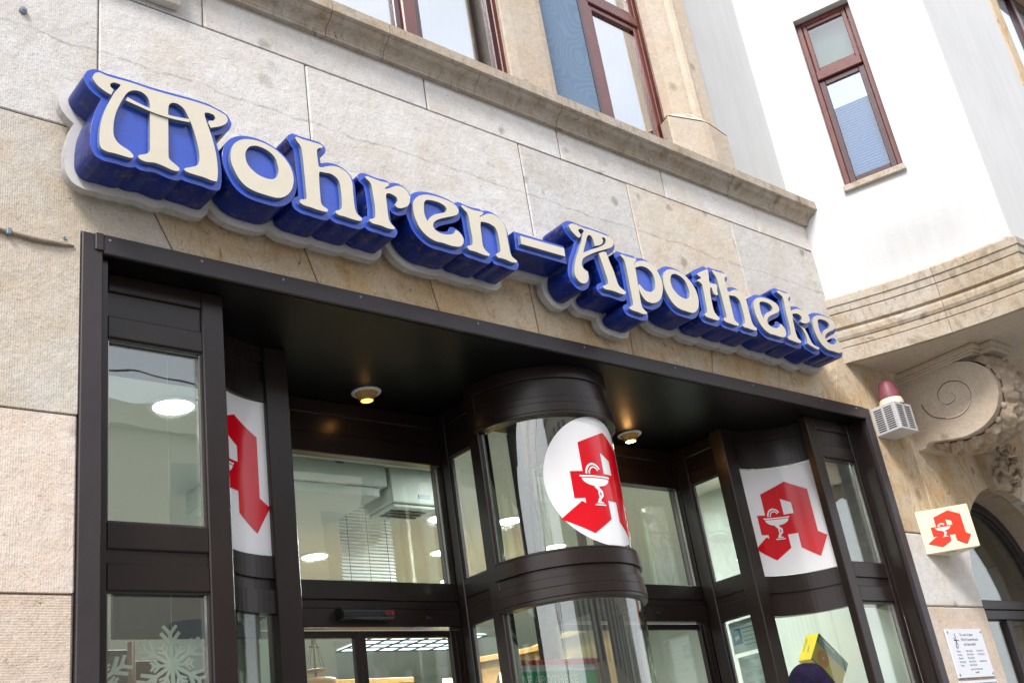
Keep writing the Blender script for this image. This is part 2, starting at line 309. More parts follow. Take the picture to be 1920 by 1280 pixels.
# traced outlines of the sign lettering, world millimetres (x,z)
GLYPH = {
 'M': [[(1408, 4453),(1411, 4470),(1420, 4484),(1438, 4492),(1476, 4487),(1573, 4492),(1659, 4490),(1754, 4494),(1851, 4500),(1931, 4499),(1984, 4488),(2011, 4478),(2021, 4459),(2013, 4437),(1985, 4411),(1935, 4384),(1923, 4409),(1928, 4420),(1949, 4428),(1960, 4446),(1953, 4460),(1930, 4463),(1909, 4457),(1908, 4441),(1915, 4413),(1930, 4366),(1944, 4312),(1955, 4256),(1960, 4199),(1960, 4148),(1954, 4107),(1930, 4105),(1898, 4110),(1866, 4111),(1834, 4112),(1812, 4115),(1802, 4123),(1809, 4131),(1832, 4143),(1861, 4160),(1873, 4182),(1876, 4216),(1873, 4251),(1862, 4306),(1847, 4360),(1829, 4406),(1811, 4440),(1788, 4456),(1763, 4457),(1745, 4444),(1738, 4421),(1736, 4372),(1735, 4270),(1734, 4166),(1741, 4151),(1759, 4139),(1781, 4124),(1782, 4111),(1771, 4104),(1746, 4103),(1710, 4111),(1673, 4115),(1637, 4108),(1610, 4112),(1599, 4123),(1607, 4133),(1631, 4145),(1649, 4162),(1652, 4178),(1653, 4271),(1654, 4358),(1654, 4409),(1646, 4439),(1628, 4456),(1603, 4461),(1576, 4452),(1555, 4432),(1536, 4394),(1515, 4340),(1502, 4292),(1496, 4245),(1496, 4203),(1504, 4178),(1524, 4157),(1560, 4141),(1578, 4125),(1581, 4113),(1568, 4106),(1536, 4106),(1501, 4107),(1472, 4105),(1449, 4111),(1440, 4129),(1438, 4169),(1440, 4211),(1448, 4263),(1463, 4317),(1483, 4371),(1500, 4413),(1518, 4444),(1527, 4462),(1518, 4465),(1497, 4464),(1481, 4451),(1482, 4437),(1496, 4425),(1486, 4396),(1468, 4401),(1436, 4417),(1418, 4434)]],
 'M2': [[(1553, 4404),(1578, 4397),(1615, 4388),(1658, 4382),(1708, 4378),(1758, 4379),(1803, 4385),(1832, 4389),(1831, 4373),(1802, 4369),(1758, 4364),(1707, 4363),(1658, 4366),(1609, 4374),(1572, 4380),(1547, 4385)]],
 'o': [[(2026, 4272),(2035, 4312),(2053, 4344),(2082, 4369),(2117, 4385),(2167, 4392),(2216, 4387),(2266, 4369),(2307, 4336),(2333, 4294),(2343, 4243),(2335, 4195),(2316, 4156),(2285, 4125),(2249, 4109),(2214, 4107),(2179, 4108),(2138, 4111),(2097, 4124),(2065, 4151),(2040, 4195),(2027, 4235)], [(2099, 4288),(2106, 4320),(2126, 4348),(2158, 4362),(2193, 4361),(2228, 4349),(2252, 4326),(2262, 4295),(2266, 4258),(2254, 4224),(2234, 4205),(2205, 4198),(2163, 4204),(2130, 4223),(2107, 4249)]],
 'h': [[(2367, 4478),(2377, 4486),(2411, 4483),(2464, 4485),(2507, 4485),(2520, 4480),(2515, 4470),(2494, 4459),(2485, 4444),(2483, 4419),(2484, 4388),(2486, 4353),(2503, 4353),(2539, 4371),(2571, 4382),(2606, 4383),(2641, 4370),(2662, 4348),(2671, 4311),(2670, 4247),(2671, 4185),(2676, 4155),(2685, 4140),(2706, 4127),(2707, 4115),(2689, 4107),(2646, 4106),(2608, 4109),(2577, 4108),(2558, 4116),(2561, 4128),(2584, 4140),(2595, 4154),(2600, 4196),(2600, 4258),(2595, 4300),(2577, 4322),(2547, 4332),(2520, 4328),(2493, 4326),(2486, 4318),(2482, 4262),(2481, 4192),(2482, 4150),(2492, 4134),(2514, 4125),(2518, 4115),(2504, 4106),(2463, 4105),(2426, 4108),(2390, 4109),(2368, 4118),(2366, 4129),(2377, 4138),(2398, 4144),(2405, 4155),(2405, 4216),(2404, 4292),(2402, 4370),(2399, 4420),(2393, 4442),(2380, 4457)]],
 'r': [[(2749, 4374),(2763, 4383),(2795, 4381),(2844, 4378),(2885, 4382),(2896, 4376),(2886, 4363),(2868, 4348),(2866, 4340),(2887, 4348),(2928, 4374),(2963, 4384),(2996, 4374),(3013, 4348),(3014, 4315),(3002, 4285),(2982, 4267),(2946, 4250),(2925, 4250),(2918, 4258),(2924, 4274),(2936, 4292),(2932, 4309),(2912, 4318),(2888, 4321),(2872, 4314),(2866, 4297),(2866, 4240),(2866, 4192),(2870, 4157),(2882, 4139),(2899, 4125),(2892, 4113),(2854, 4110),(2814, 4115),(2770, 4114),(2748, 4124),(2753, 4135),(2777, 4145),(2788, 4161),(2792, 4219),(2788, 4282),(2785, 4329),(2778, 4351),(2762, 4364)]],
 'e': [[(3030, 4287),(3041, 4323),(3067, 4353),(3100, 4373),(3146, 4386),(3209, 4390),(3272, 4385),(3312, 4373),(3332, 4350),(3324, 4324),(3296, 4303),(3238, 4277),(3185, 4251),(3152, 4223),(3143, 4198),(3154, 4179),(3186, 4169),(3231, 4172),(3269, 4187),(3285, 4201),(3290, 4215),(3308, 4212),(3328, 4194),(3336, 4169),(3326, 4139),(3299, 4118),(3249, 4111),(3196, 4114),(3143, 4113),(3093, 4131),(3055, 4167),(3035, 4214),(3029, 4249)], [(3098, 4293),(3105, 4328),(3123, 4349),(3160, 4357),(3205, 4357),(3238, 4347),(3250, 4330),(3238, 4309),(3204, 4292),(3161, 4272),(3128, 4244),(3111, 4219),(3102, 4239),(3097, 4264)]],
 'n': [[(3350, 4379),(3365, 4386),(3401, 4379),(3448, 4377),(3492, 4382),(3506, 4378),(3496, 4366),(3475, 4350),(3473, 4343),(3501, 4361),(3541, 4383),(3585, 4386),(3630, 4364),(3652, 4321),(3652, 4269),(3654, 4213),(3655, 4171),(3668, 4146),(3697, 4130),(3689, 4117),(3652, 4113),(3605, 4120),(3561, 4118),(3547, 4130),(3559, 4143),(3579, 4155),(3587, 4171),(3589, 4218),(3585, 4278),(3571, 4309),(3535, 4320),(3501, 4320),(3476, 4316),(3468, 4281),(3466, 4221),(3465, 4166),(3478, 4142),(3505, 4125),(3498, 4111),(3460, 4110),(3405, 4116),(3368, 4116),(3354, 4128),(3362, 4140),(3387, 4150),(3396, 4165),(3399, 4204),(3396, 4262),(3395, 4313),(3388, 4345),(3370, 4361)]],
 '-': [[(3751, 4301),(4085, 4305),(4082, 4251),(3750, 4249)]],
 'A': [[(4157, 4472),(4172, 4488),(4206, 4498),(4244, 4495),(4291, 4491),(4347, 4493),(4404, 4491),(4460, 4489),(4501, 4486),(4522, 4472),(4524, 4452),(4506, 4424),(4471, 4402),(4407, 4373),(4361, 4352),(4315, 4329),(4270, 4303),(4232, 4278),(4215, 4255),(4205, 4227),(4212, 4210),(4227, 4196),(4245, 4193),(4243, 4166),(4236, 4140),(4217, 4116),(4191, 4104),(4164, 4105),(4142, 4124),(4132, 4147),(4135, 4179),(4149, 4220),(4172, 4270),(4198, 4314),(4218, 4352),(4239, 4389),(4256, 4430),(4267, 4452),(4280, 4468),(4274, 4477),(4256, 4479),(4234, 4468),(4232, 4456),(4248, 4436),(4229, 4411),(4210, 4414),(4190, 4428),(4170, 4446)], [(4238, 4316),(4260, 4362),(4283, 4407),(4301, 4441),(4320, 4455),(4335, 4450),(4344, 4429),(4349, 4386),(4399, 4407),(4424, 4427),(4433, 4445),(4426, 4458),(4434, 4468),(4451, 4469),(4459, 4453),(4447, 4430),(4420, 4409),(4377, 4384),(4314, 4355),(4273, 4333)]],
 'A2': [[(4369, 4342),(4408, 4361),(4436, 4367),(4441, 4348),(4453, 4299),(4469, 4251),(4478, 4201),(4485, 4167),(4499, 4147),(4528, 4133),(4541, 4121),(4525, 4106),(4491, 4102),(4444, 4107),(4404, 4107),(4363, 4105),(4346, 4114),(4355, 4125),(4388, 4139),(4401, 4153),(4401, 4177),(4391, 4232),(4381, 4288)]],
 'p': [[(4560, 4377),(4575, 4386),(4616, 4383),(4667, 4385),(4698, 4387),(4702, 4377),(4689, 4365),(4676, 4349),(4675, 4332),(4675, 4305),(4671, 4251),(4667, 4191),(4662, 4125),(4659, 4072),(4666, 4045),(4696, 4022),(4690, 4010),(4655, 4004),(4614, 4008),(4573, 4010),(4546, 4016),(4543, 4026),(4559, 4034),(4581, 4045),(4588, 4064),(4590, 4116),(4591, 4181),(4594, 4253),(4593, 4312),(4589, 4345),(4577, 4363)]],
 'p2': [[(4677, 4351),(4706, 4369),(4739, 4381),(4776, 4388),(4815, 4385),(4853, 4367),(4880, 4338),(4897, 4289),(4898, 4242),(4881, 4192),(4850, 4145),(4816, 4118),(4776, 4101),(4741, 4097),(4708, 4103),(4685, 4126),(4671, 4153),(4665, 4178),(4669, 4197),(4680, 4208),(4697, 4191),(4720, 4174),(4753, 4172),(4786, 4181),(4811, 4201),(4828, 4233),(4834, 4275),(4825, 4313),(4796, 4337),(4760, 4345),(4724, 4340),(4675, 4320)]],
 't': [[(5277, 4415),(5304, 4432),(5356, 4457),(5401, 4480),(5404, 4461),(5396, 4418),(5388, 4378),(5410, 4377),(5452, 4381),(5466, 4369),(5452, 4341),(5452, 4303),(5427, 4293),(5409, 4300),(5403, 4322),(5399, 4343),(5384, 4340),(5370, 4295),(5363, 4230),(5363, 4174),(5373, 4151),(5401, 4129),(5401, 4117),(5376, 4104),(5316, 4105),(5268, 4108),(5256, 4119),(5267, 4131),(5290, 4142),(5295, 4168),(5301, 4240),(5306, 4305),(5306, 4343),(5290, 4356),(5266, 4362),(5276, 4375),(5309, 4388),(5308, 4401),(5290, 4405)]],
 'k': [[(6142, 4475),(6167, 4489),(6217, 4487),(6282, 4488),(6306, 4483),(6292, 4468),(6268, 4452),(6261, 4418),(6261, 4374),(6255, 4313),(6248, 4243),(6244, 4182),(6251, 4140),(6285, 4122),(6277, 4109),(6238, 4103),(6189, 4106),(6134, 4111),(6126, 4123),(6148, 4138),(6177, 4151),(6188, 4197),(6191, 4266),(6194, 4335),(6203, 4406),(6202, 4449),(6172, 4464)]],
 'k2': [[(6253, 4347),(6291, 4366),(6343, 4382),(6397, 4385),(6450, 4369),(6473, 4341),(6465, 4313),(6434, 4292),(6384, 4278),(6344, 4281),(6344, 4292),(6369, 4308),(6370, 4327),(6342, 4341),(6298, 4338),(6260, 4324),(6264, 4293),(6283, 4271),(6324, 4245),(6371, 4232),(6389, 4197),(6400, 4160),(6414, 4133),(6446, 4115),(6488, 4111),(6486, 4098),(6449, 4092),(6395, 4104),(6351, 4117),(6362, 4149),(6358, 4187),(6338, 4230),(6302, 4255),(6263, 4284),(6251, 4312)]],
}
# ------------------------------------------------------------------ ground and street
tag(MB().box(-90,90,-60,-9,-.3,-.12).build('road',ASPH),kind='structure')
tag(MB().box(-90,90,-9,60,-.3,0).build('pavement',PAVE),kind='structure')
# ------------------------------------------------------------------ stone building
B=empty('stone_building',(4.4,0,0),'old building of pale limestone blocks with the pharmacy front and two mahogany windows above','building')
def block(loops,mat,proud=0,name='stone_block',y1=.10,bev=.006,parent=B):
    bev=random.uniform(.004,.010)
    return MB().prism(loops,-proud,y1,'y').build(name,mat,parent,bevel=bev)
J=.0035
def rect(x0,x1,z0,z1): return [(x0+J,z0+J),(x1-J,z0+J),(x1-J,z1-J),(x0+J,z1-J)]
def inset(p,j=J):
    # shrink a polygon slightly so joints show
    n=len(p); A=sum(p[i][0]*p[(i+1)%n][1]-p[(i+1)%n][0]*p[i][1] for i in range(n)); s=1 if A>0 else -1; out=[]
    for i in range(n):
        a,b,c=Vector(p[i-1]),Vector(p[i]),Vector(p[(i+1)%n]); d1=(b-a).normalized(); d2=(c-b).normalized()
        n1=Vector((-d1.y,d1.x))*s; n2=Vector((-d2.y,d2.x))*s; q=n1+n2
        if q.length<1e-4: q=n1
        else: q=q*(2/q.length_squared)
        out.append(tuple(b+q*j))
    return out
pr=lambda: random.uniform(0,.0025)
xs=[-1.6,.55,2.07,3.47,4.54,5.55,6.62,7.30]
for a,b in zip(xs,xs[1:]): block([rect(a,b,5.23,5.47)],random.choice([S_PALE,S_PALE,S_CREAM]),pr())
xs=[-1.6,.2,1.543,2.65,4.166,5.14,6.25,7.20,7.32]
mt=[S_PALE,S_PALE,S_PALE,S_PALE,S_PALE,S_CREAM,S_PALE,S_PALE]
for a,b,m in zip(xs,xs[1:],mt): block([rect(a,b,4.396,5.23)],m,pr())
# flat arch of voussoirs over the shopfront
vo=[(1.638,1.89),(2.45,2.63),(3.25,3.363),(4.045,4.072),(4.87,4.848),(5.743,5.604),(6.50,6.33),(7.28,7.02)]
for (t0,b0),(t1,b1) in zip(vo,vo[1:]): block([inset([(b0,3.885),(b1,3.885),(t1,4.396),(t0,4.396)])],S_WARM,pr())
block([inset([(-1.6,3.06),(1.484,3.06),(1.484,3.885),(1.89,3.885),(1.638,4.396),(-1.6,4.396)])],S_CREAM,.001)
block([rect(-1.6,1.48,2.365,3.06)],S_PINK,.001); block([rect(-1.6,1.476,1.55,2.365)],S_ROW,.002)
block([rect(-1.6,1.476,.7,1.55)],S_ROW,.002); block([rect(-1.6,1.476,0,.7)],S_ROW,.004)
# right hand pier and the arched opening
AC=(9.2,2.5); AR=.905
def arcp(a0,a1,n=8,r=AR): return [(AC[0]+r*math.cos(R(a0+(a1-a0)*k/n)),AC[1]+r*math.sin(R(a0+(a1-a0)*k/n))) for k in range(n+1)]
block([inset([(7.02,3.885),(7.443,3.885),(7.443,2.93),(7.956,2.93),(7.956,4.30),(7.25,4.396)])],S_WARM,.001)
p=[(7.956,2.93)]+arcp(151.6,114)+[(8.62,3.60),(8.40,3.9),(8.40,4.30),(7.956,4.30)]; block([inset(p)],S_WARM,.002)
p=arcp(114,66)[::-1]+[(8.62,3.60),(8.40,3.9),(8.40,4.30),(10.0,4.30),(10.0,3.9),(9.78,3.60)]; block([inset(p)],S_WARM,.001)
p=arcp(66,28.4)[::-1]+[(9.78,3.60),(10.0,3.9),(10.0,4.30),(12.5,4.30),(12.5,2.93)]; block([inset(p)],S_CREAM,.001)
block([inset([(7.443,2.39),(8.295,2.39),(8.295,2.5)]+arcp(180,151.6)[1:]+[(7.443,2.93)])],S_PALE,.001)
block([inset([(12.5,2.39),(12.5,2.93)]+arcp(28.4,0)+[(10.105,2.39)])],S_PALE,.001)
for a,b in ((1.55,2.39),(.75,1.55),(0,.75)):
    block([rect(7.447,8.295,a,b)],S_ROW if a>1 else S_PINK,.001); block([rect(10.105,12.5,a,b)],S_PINK,.001)
# deep reveal of the arch
m=MB(); 
for a,b,z0,z1 in ((8.285,8.297,0,2.5),(10.103,10.115,0,2.5)): m.box(a,b,.1,.42,z0,z1)
pts=arcp(180,0,28)
for (x0,z0),(x1,z1) in zip(pts,pts[1:]):
    k=1.012; q=lambda x,z:(AC[0]+(x-AC[0])*k,AC[1]+(z-AC[1])*k)
    a=q(x0,z0);b=q(x1,z1); m.add([(x0,.1,z0),(x1,.1,z1),(x1,.42,z1),(x0,.42,z0),(a[0],.1,a[1]),(b[0],.1,b[1]),(b[0],.42,b[1]),(a[0],.42,a[1])],[(0,1,2,3),(4,5,6,7),(0,1,5,4),(2,3,7,6)])
m.build('arch_reveal',S_CARVE,B)
# core wall behind the blocks (mortar in the joints)
m=MB(); m.box(-1.6,1.476,.008,.5,0,3.887); m.box(-1.6,7.3,.008,.14,3.887,5.47); m.box(-1.6,7.3,.14,.5,3.99,5.47); m.box(7.447,8.287,.008,.14,0,2.5)
m.prism([[(7.447,2.5)]+arcp(180,0,24,AR+.012)+[(12.5,2.5),(12.5,4.30),(7.3,4.30),(7.3,3.887),(7.447,3.887)]],.008,.5)
m.box(10.115,12.5,.008,.5,0,2.5); m.box(7.3,7.31,.02,.5,4.3,5.47)
m.build('mortar_core',MORTAR,B)
# small bits on the stone
for (x,z) in ((1.206,4.939),): 
    t=MB(); t.lathe((x,0,z),[(0,-.022),(.006,-.022),(.008,-.016),(.016,-.014),(.018,-.001)],12,0,'y'); tag(t.build('bolt',STEEL),'single steel bolt head in the pale block left of the big blue M','bolt')
# projecting pier base at the top left
m=MB(); m.prism([[(0,5.52),(-.06,5.52),(-.06,5.30),(-.045,5.26),(0,5.26)]],-.3,1.93,'x'); m.build('pier_base',S_CREAM,B,bevel=.006)
# ------------------------------------------------------------------ cornice stones
prof=[(.05,5.665),(-.10,5.648),(-.122,5.640),(-.125,5.565),(-.112,5.556),(-.104,5.556),(-.100,5.545),(-.085,5.530),(-.065,5.520),(-.048,5.505),(-.038,5.490),(-.034,5.478),(-.030,5.474),(-.030,5.456),(.05,5.452)]
xs=[-1.6,1.955,2.78,3.16,3.83,4.52,5.45,6.28,7.36]
for a,b in zip(xs,xs[1:]):
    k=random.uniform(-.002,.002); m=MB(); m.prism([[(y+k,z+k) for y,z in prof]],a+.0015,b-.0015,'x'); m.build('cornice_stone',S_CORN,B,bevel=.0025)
MB().box(-1.6,7.3,-.02,.5,5.46,5.64).build('cornice_core',MORTAR,B)
# ------------------------------------------------------------------ upper storey
def pier(loops_xy,z0,z1,mat,name='window_pier',bev=.012):
    return MB().prism([loops_xy],z0,z1,'z').build(name,mat,B,bevel=bev)
MB().box(-1.6,2.33,.03,.5,5.64,9.2).build('pier_wall',S_TRIM,B)
pier([(2.25,.03),(2.62,.03),(2.72,.13),(2.72,.5),(2.25,.5)],5.645,9.2,S_TRIM)
pier([(4.32,.5),(4.32,.12),(4.26,.035),(4.22,.03),(4.215,0.0),(4.30,-.012),(4.56,-.012),(4.625,.0),(4.64,.03),(4.70,.13),(4.70,.5)],5.64,9.2,S_TRIM)
# right pilaster with roll moulding, and its base
pier([(5.93,.5),(5.93,.13),(5.90,.10),(5.905,.02),(6.06,-.015),(6.10,-.018),(6.125,-.045),(6.16,-.055),(6.195,-.045),(6.215,-.02),(6.25,-.02),(6.40,.0),(6.43,.06),(6.43,.5)],5.64,9.2,S_TRIM,'pilaster',.006)
m=MB(); m.prism([[(5.845,.12),(5.80,.0),(6.10,-.085),(6.17,-.09),(6.45,-.05),(6.47,.07),(6.47,.12)]],5.645,6.03,'z'); 
m.add([(5.845,.12,6.03),(5.80,.0,6.03),(6.10,-.085,6.03),(6.17,-.09,6.03),(6.45,-.05,6.03),(6.47,.07,6.03),(5.90,.10,6.09),(5.91,.02,6.09),(6.10,-.02,6.13),(6.18,-.02,6.13),(6.40,.0,6.09),(6.43,.07,6.09)],[(0,1,7,6),(1,2,8,7),(2,3,9,8),(3,4,10,9),(4,5,11,10)])
m.build('pilaster_base',S_TRIM,B,bevel=.01)
MB().box(6.40,7.31,.055,.5,5.64,9.2).build('render_field',PLAST_SHADE,B)
MB().box(2.4,6.43,.06,.5,7.95,9.2).build('lintel',S_TRIM,B)
MB().box(-1.6,7.31,.03,.5,9.2,12).build('upper_wall',PLAST_SHADE,B)
# upper windows -------------------------------------------------------
def frame_mb(x0,x1,z0,z1,y0,y1,t,mi=0,m=None):
    m=m or MB(); m.box(x0,x0+t,y0,y1,z0,z1,mi); m.box(x1-t,x1,y0,y1,z0,z1,mi); m.box(x0+t,x1-t,y0+.001,y1-.001,z0,z0+t,mi); m.box(x0+t,x1-t,y0+.001,y1-.001,z1-t,z1,mi); return m
def upper_window(x0,x1,label,screen=False,white=False):
    Wd=frame_mb(x0,x1,5.66,7.93,.13,.21,.055).build('window',PVC,B,bevel=.006)
    Wd['label']=label; zt=6.98; xc=(x0+x1)/2
    MB().box(x0+.055,x1-.055,.118,.205,zt,zt+.09).build('transom',PVC,Wd,bevel=.008)
    MB().box(xc-.055,xc+.055,.112,.205,5.7,zt).build('mullion',PVC,Wd,bevel=.008)
    for a,b in ((x0+.055,xc-.055),(xc+.055,x1-.055)):
        for (z0,z1) in ((5.715,zt),(zt+.09,7.875)):
            s=frame_mb(a,b,z0,z1,.135,.19,.05).build('sash',PVCD if white else PVC,Wd,bevel=.006)
            MB().box(a+.045,b-.045,.160,.166,z0+.045,z1-.045).build('pane',GLASSU,s)
            if white: frame_mb(a+.05,b-.05,z0+.05,z1-.05,.172,.19,.022).build('bead',PVCW,s)
    if screen:
        s=frame_mb(x0+.03,xc-.05,5.69,zt+.02,.105,.125,.03).build('insect_screen',PVCD,Wd); MB().box(x0+.06,xc-.08,.112,.115,5.72,zt-.01).build('mesh',NET,s)
    # curtains and dim room behind
    m=MB(); n=26
    for k in range(n):
        xa=x0+.06+(x1-x0-.12)*k/n; xb=x0+.06+(x1-x0-.12)*(k+1)/n; ya=.33+.018*math.sin(k*1.9); yb=.33+.018*math.sin((k+1)*1.9)
        if k/n<.30 or k/n>.68: m.add([(xa,ya,5.7),(xb,yb,5.7),(xb,yb,7.9),(xa,ya,7.9)],[(0,1,2,3)])
    m.build('curtain',CURT,Wd,smooth=True)
    return Wd
upper_window(2.72,4.335,'window at the top left with white inner beads',white=True)
upper_window(4.57,5.93,'window with a blue insect screen in its left half',screen=True)
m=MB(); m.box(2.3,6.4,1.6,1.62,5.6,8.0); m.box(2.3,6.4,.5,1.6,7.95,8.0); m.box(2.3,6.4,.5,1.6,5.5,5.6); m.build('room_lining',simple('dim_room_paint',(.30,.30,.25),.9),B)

# ------------------------------------------------------------------ white bay of the neighbouring house
BAY=empty('bay_window',(8.4,-.6,4.2),'white rendered bay jutting out on the right over a moulded stone base','bay window')
bx0=Vector((7.3,.03)); bd=Vector((.333,-.943)).normalized(); bn=Vector((-bd.y,bd.x))*-1   # bd runs towards the street
bn=Vector((-.943,-.333)).normalized()
Fb=((7.3,0.0),tuple(bd),tuple(bn)); L=1.402
c=Vector((7.3,0))+bd*L
zb,zt=4.785,10.5; s0,s1,w0,w1=.388,.862,5.675,7.36
m=MB()
m.lbox(Fb,-.1,s0,-.30,0,5.30,zt); m.lbox(Fb,s1,L-.28,-.30,0,5.30,zt); m.lbox(Fb,s0,s1,-.30,0,5.30,w0); m.lbox(Fb,s0,s1,-.30,0,w1,zt)
m.prism([[tuple(Vector((7.3,0))+bd*(L-.28)),tuple(c),(c.x,c.y+.22),tuple(Vector((7.3,0))+bd*(L-.28)-bn*.30)]],5.30,zt,'z')
BOW=lambda s_: -.066*4*(s_/L)*(1-s_/L) if 0<s_<L else 0
nz,ns=10,24; v=[]
for i in range(nz+1):
    z=zb+(5.30-zb)*i/nz; k=1-(3*(i/nz)**2-2*(i/nz)**3)
    for j in range(ns+1):
        s_=-.06+(L+.06)*j/ns; o=BOW(s_)*k; v.append((7.3+bd.x*s_+bn.x*o,bd.y*s_+bn.y*o,z))
m.add(v,[(i*(ns+1)+j,i*(ns+1)+j+1,(i+1)*(ns+1)+j+1,(i+1)*(ns+1)+j) for i in range(nz) for j in range(ns)])
m.build('side_wall',PLAST,BAY)
m=MB(); y0=c.y; m.box(c.x+.0005,9.38,y0,y0+.25,zb,zt); m.box(9.38,12.4,y0,y0+.25,zb,6.1); m.box(9.38,12.4,y0,y0+.25,8.6,zt); m.box(11.5,12.4,y0,y0+.25,6.1,8.6); m.build('front_wall',PLAST,BAY)
frm=frame_mb(9.38,11.5,6.1,8.6,y0-.012,y0+.2,.20).build('window_surround',S_WARM,BAY,bevel=.01)
wf=frame_mb(9.585,11.295,6.305,8.395,y0+.10,y0+.17,.07).build('window',PVCD,BAY,bevel=.006); wf['label']='front window of the bay cut off by the right edge'
MB().box(10.4,10.48,y0+.095,y0+.16,6.375,8.325).build('mullion',PVCD,wf,bevel=.005)
MB().box(9.65,11.23,y0+.13,y0+.136,6.37,8.33).build('pane',GLASSU,wf)
MB().box(9.5,11.4,y0+.5,y0+.52,6.1,8.6).build('curtain',CURT,BAY)
# narrow side window
def lframe(F,u0,u1,n0,n1,z0,z1,t,tb=None,m=None):
    m=m or MB(); tb=tb or t; m.lbox(F,u0,u0+t,n0,n1,z0,z1); m.lbox(F,u1-t,u1,n0,n1,z0,z1); m.lbox(F,u0+t,u1-t,n0+.001,n1-.001,z0,z0+tb); m.lbox(F,u0+t,u1-t,n0+.001,n1-.001,z1-t,z1); return m
wb=lframe(Fb,s0,s1,-.14,-.07,w0,w1,.045).build('window',PVC,BAY,bevel=.005); wb['label']='narrow two-light window with pleated blinds'
MB().lbox(Fb,s0+.045,s1-.045,-.135,-.055,6.735,6.825).build('transom',PVC,wb,bevel=.008)
s=lframe(Fb,s0+.05,s1-.05,-.12,-.078,6.83,w1-.045,.035).build('upper_sash',PVC,wb,bevel=.004); MB().lbox(Fb,s0+.08,s1-.08,-.10,-.095,6.86,w1-.08).build('pane',GLASSB,s)
s=lframe(Fb,s0+.045,s1-.045,-.12,-.082,w0+.045,6.735,.05).build('lower_sash',PVCD,wb,bevel=.004); MB().lbox(Fb,s0+.09,s1-.09,-.10,-.095,w0+.09,6.69).build('pane',GLASSB,s)
bl=simple('blue_white_pleated_blind',(.40,.55,.70),.9); bly=simple('cream_blind',(.74,.71,.52),.9)
bb=MB(); z=w0+.08; k=0
while z<6.50: bb.add([(Fb[0][0]+bd.x*u+bn.x*n_,Fb[0][1]+bd.y*u+bn.y*n_,zz) for u in(s0+.05,s1-.05) for n_,zz in((-.20,z),(-.185,z+.0125),(-.20,z+.025))],[(0,1,4,3),(1,2,5,4)]); z+=.025
bb.build('pleated_blind',bl,wb)
bb=MB(); z=6.85
while z<7.32: bb.add([(Fb[0][0]+bd.x*u+bn.x*n_,Fb[0][1]+bd.y*u+bn.y*n_,zz) for u in(s0+.05,s1-.05) for n_,zz in((-.20,z),(-.17,z+.02),(-.20,z+.04))],[(0,1,4,3),(1,2,5,4)]); z+=.04
bb.build('roller_blind',bly,wb)
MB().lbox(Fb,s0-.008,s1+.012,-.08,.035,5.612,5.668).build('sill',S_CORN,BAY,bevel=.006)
# moulded base swept along side and front
bp=[(-.045,4.79),(.004,4.80),(.030,4.776),(.032,4.716),(.022,4.706),(.020,4.655),(.010,4.648),(.014,4.640),(.014,4.535),(.002,4.528),(-.010,4.520),(.004,4.508),(.012,4.49),(.012,4.455),(.002,4.432),(-.010,4.425),(.002,4.417),(.002,4.372),(-.006,4.366),(0,4.360),(0,4.247),(-.045,4.247)]
def sweep(prof,path,normals,name,mat,parent):
    v=[]; n=len(prof)
    for p,nn in zip(path,normals):
        for o,z in prof: v.append((p[0]+nn[0]*o,p[1]+nn[1]*o,z))
    f=[(i*n+k,i*n+(k+1)%n,(i+1)*n+(k+1)%n,(i+1)*n+k) for i in range(len(path)-1) for k in range(n)]+[tuple(range(n)),tuple((len(path)-1)*n+k for k in range(n))]
    return mobj(name,v,f,mat,parent)
A0=Vector((7.3,0))-bd*.03; cor=c; mit=(bn+Vector((0,-1))); mit=mit/mit.dot(bn)
segs=[0,.62,1.0]
P1=A0+(cor-A0)*.60
def bowpath(s0_,s1_,n=10): return [Vector((7.3,0))+bd*(s0_+(s1_-s0_)*k/n)+bn*BOW(s0_+(s1_-s0_)*k/n) for k in range(n+1)]
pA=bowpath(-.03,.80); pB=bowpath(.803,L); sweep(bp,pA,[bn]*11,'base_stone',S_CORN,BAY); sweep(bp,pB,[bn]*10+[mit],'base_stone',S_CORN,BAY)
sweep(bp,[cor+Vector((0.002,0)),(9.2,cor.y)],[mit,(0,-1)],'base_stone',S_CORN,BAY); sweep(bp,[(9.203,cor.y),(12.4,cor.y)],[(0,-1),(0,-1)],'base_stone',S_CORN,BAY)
MB().prism([[tuple(q_-bn*.03) for q_ in pA[1:]+pB[1:-1]]+[tuple(cor+Vector((.03,.03))),(12.4,cor.y+.03),(12.4,0)]],4.249,4.30,'z').build('soffit',S_TRIM,BAY)
# ------------------------------------------------------------------ scroll corbel
K=empty('scroll_corbel',(8.25,0,3.55),'large carved stone corbel with a spiral volute under the white bay','corbel')
side=[(.03,4.17),(-.30,4.17),(-.374,4.168),(-.45,4.170),(-.53,4.160),(-.60,4.133),(-.655,4.098),(-.72,4.029),(-.745,3.97),(-.755,3.917),(-.758,3.86),(-.746,3.80),(-.705,3.718),(-.67,3.678),(-.622,3.643),(-.57,3.617),(-.509,3.60),(-.45,3.592),(-.389,3.589),(-.26,3.612),(-.17,3.634),(-.112,3.645),(-.085,3.635),(-.071,3.61),(.03,3.604)]
MB().prism([side],8.02,8.50,'x').build('scroll_block',S_TRIM,K,bevel=.008)
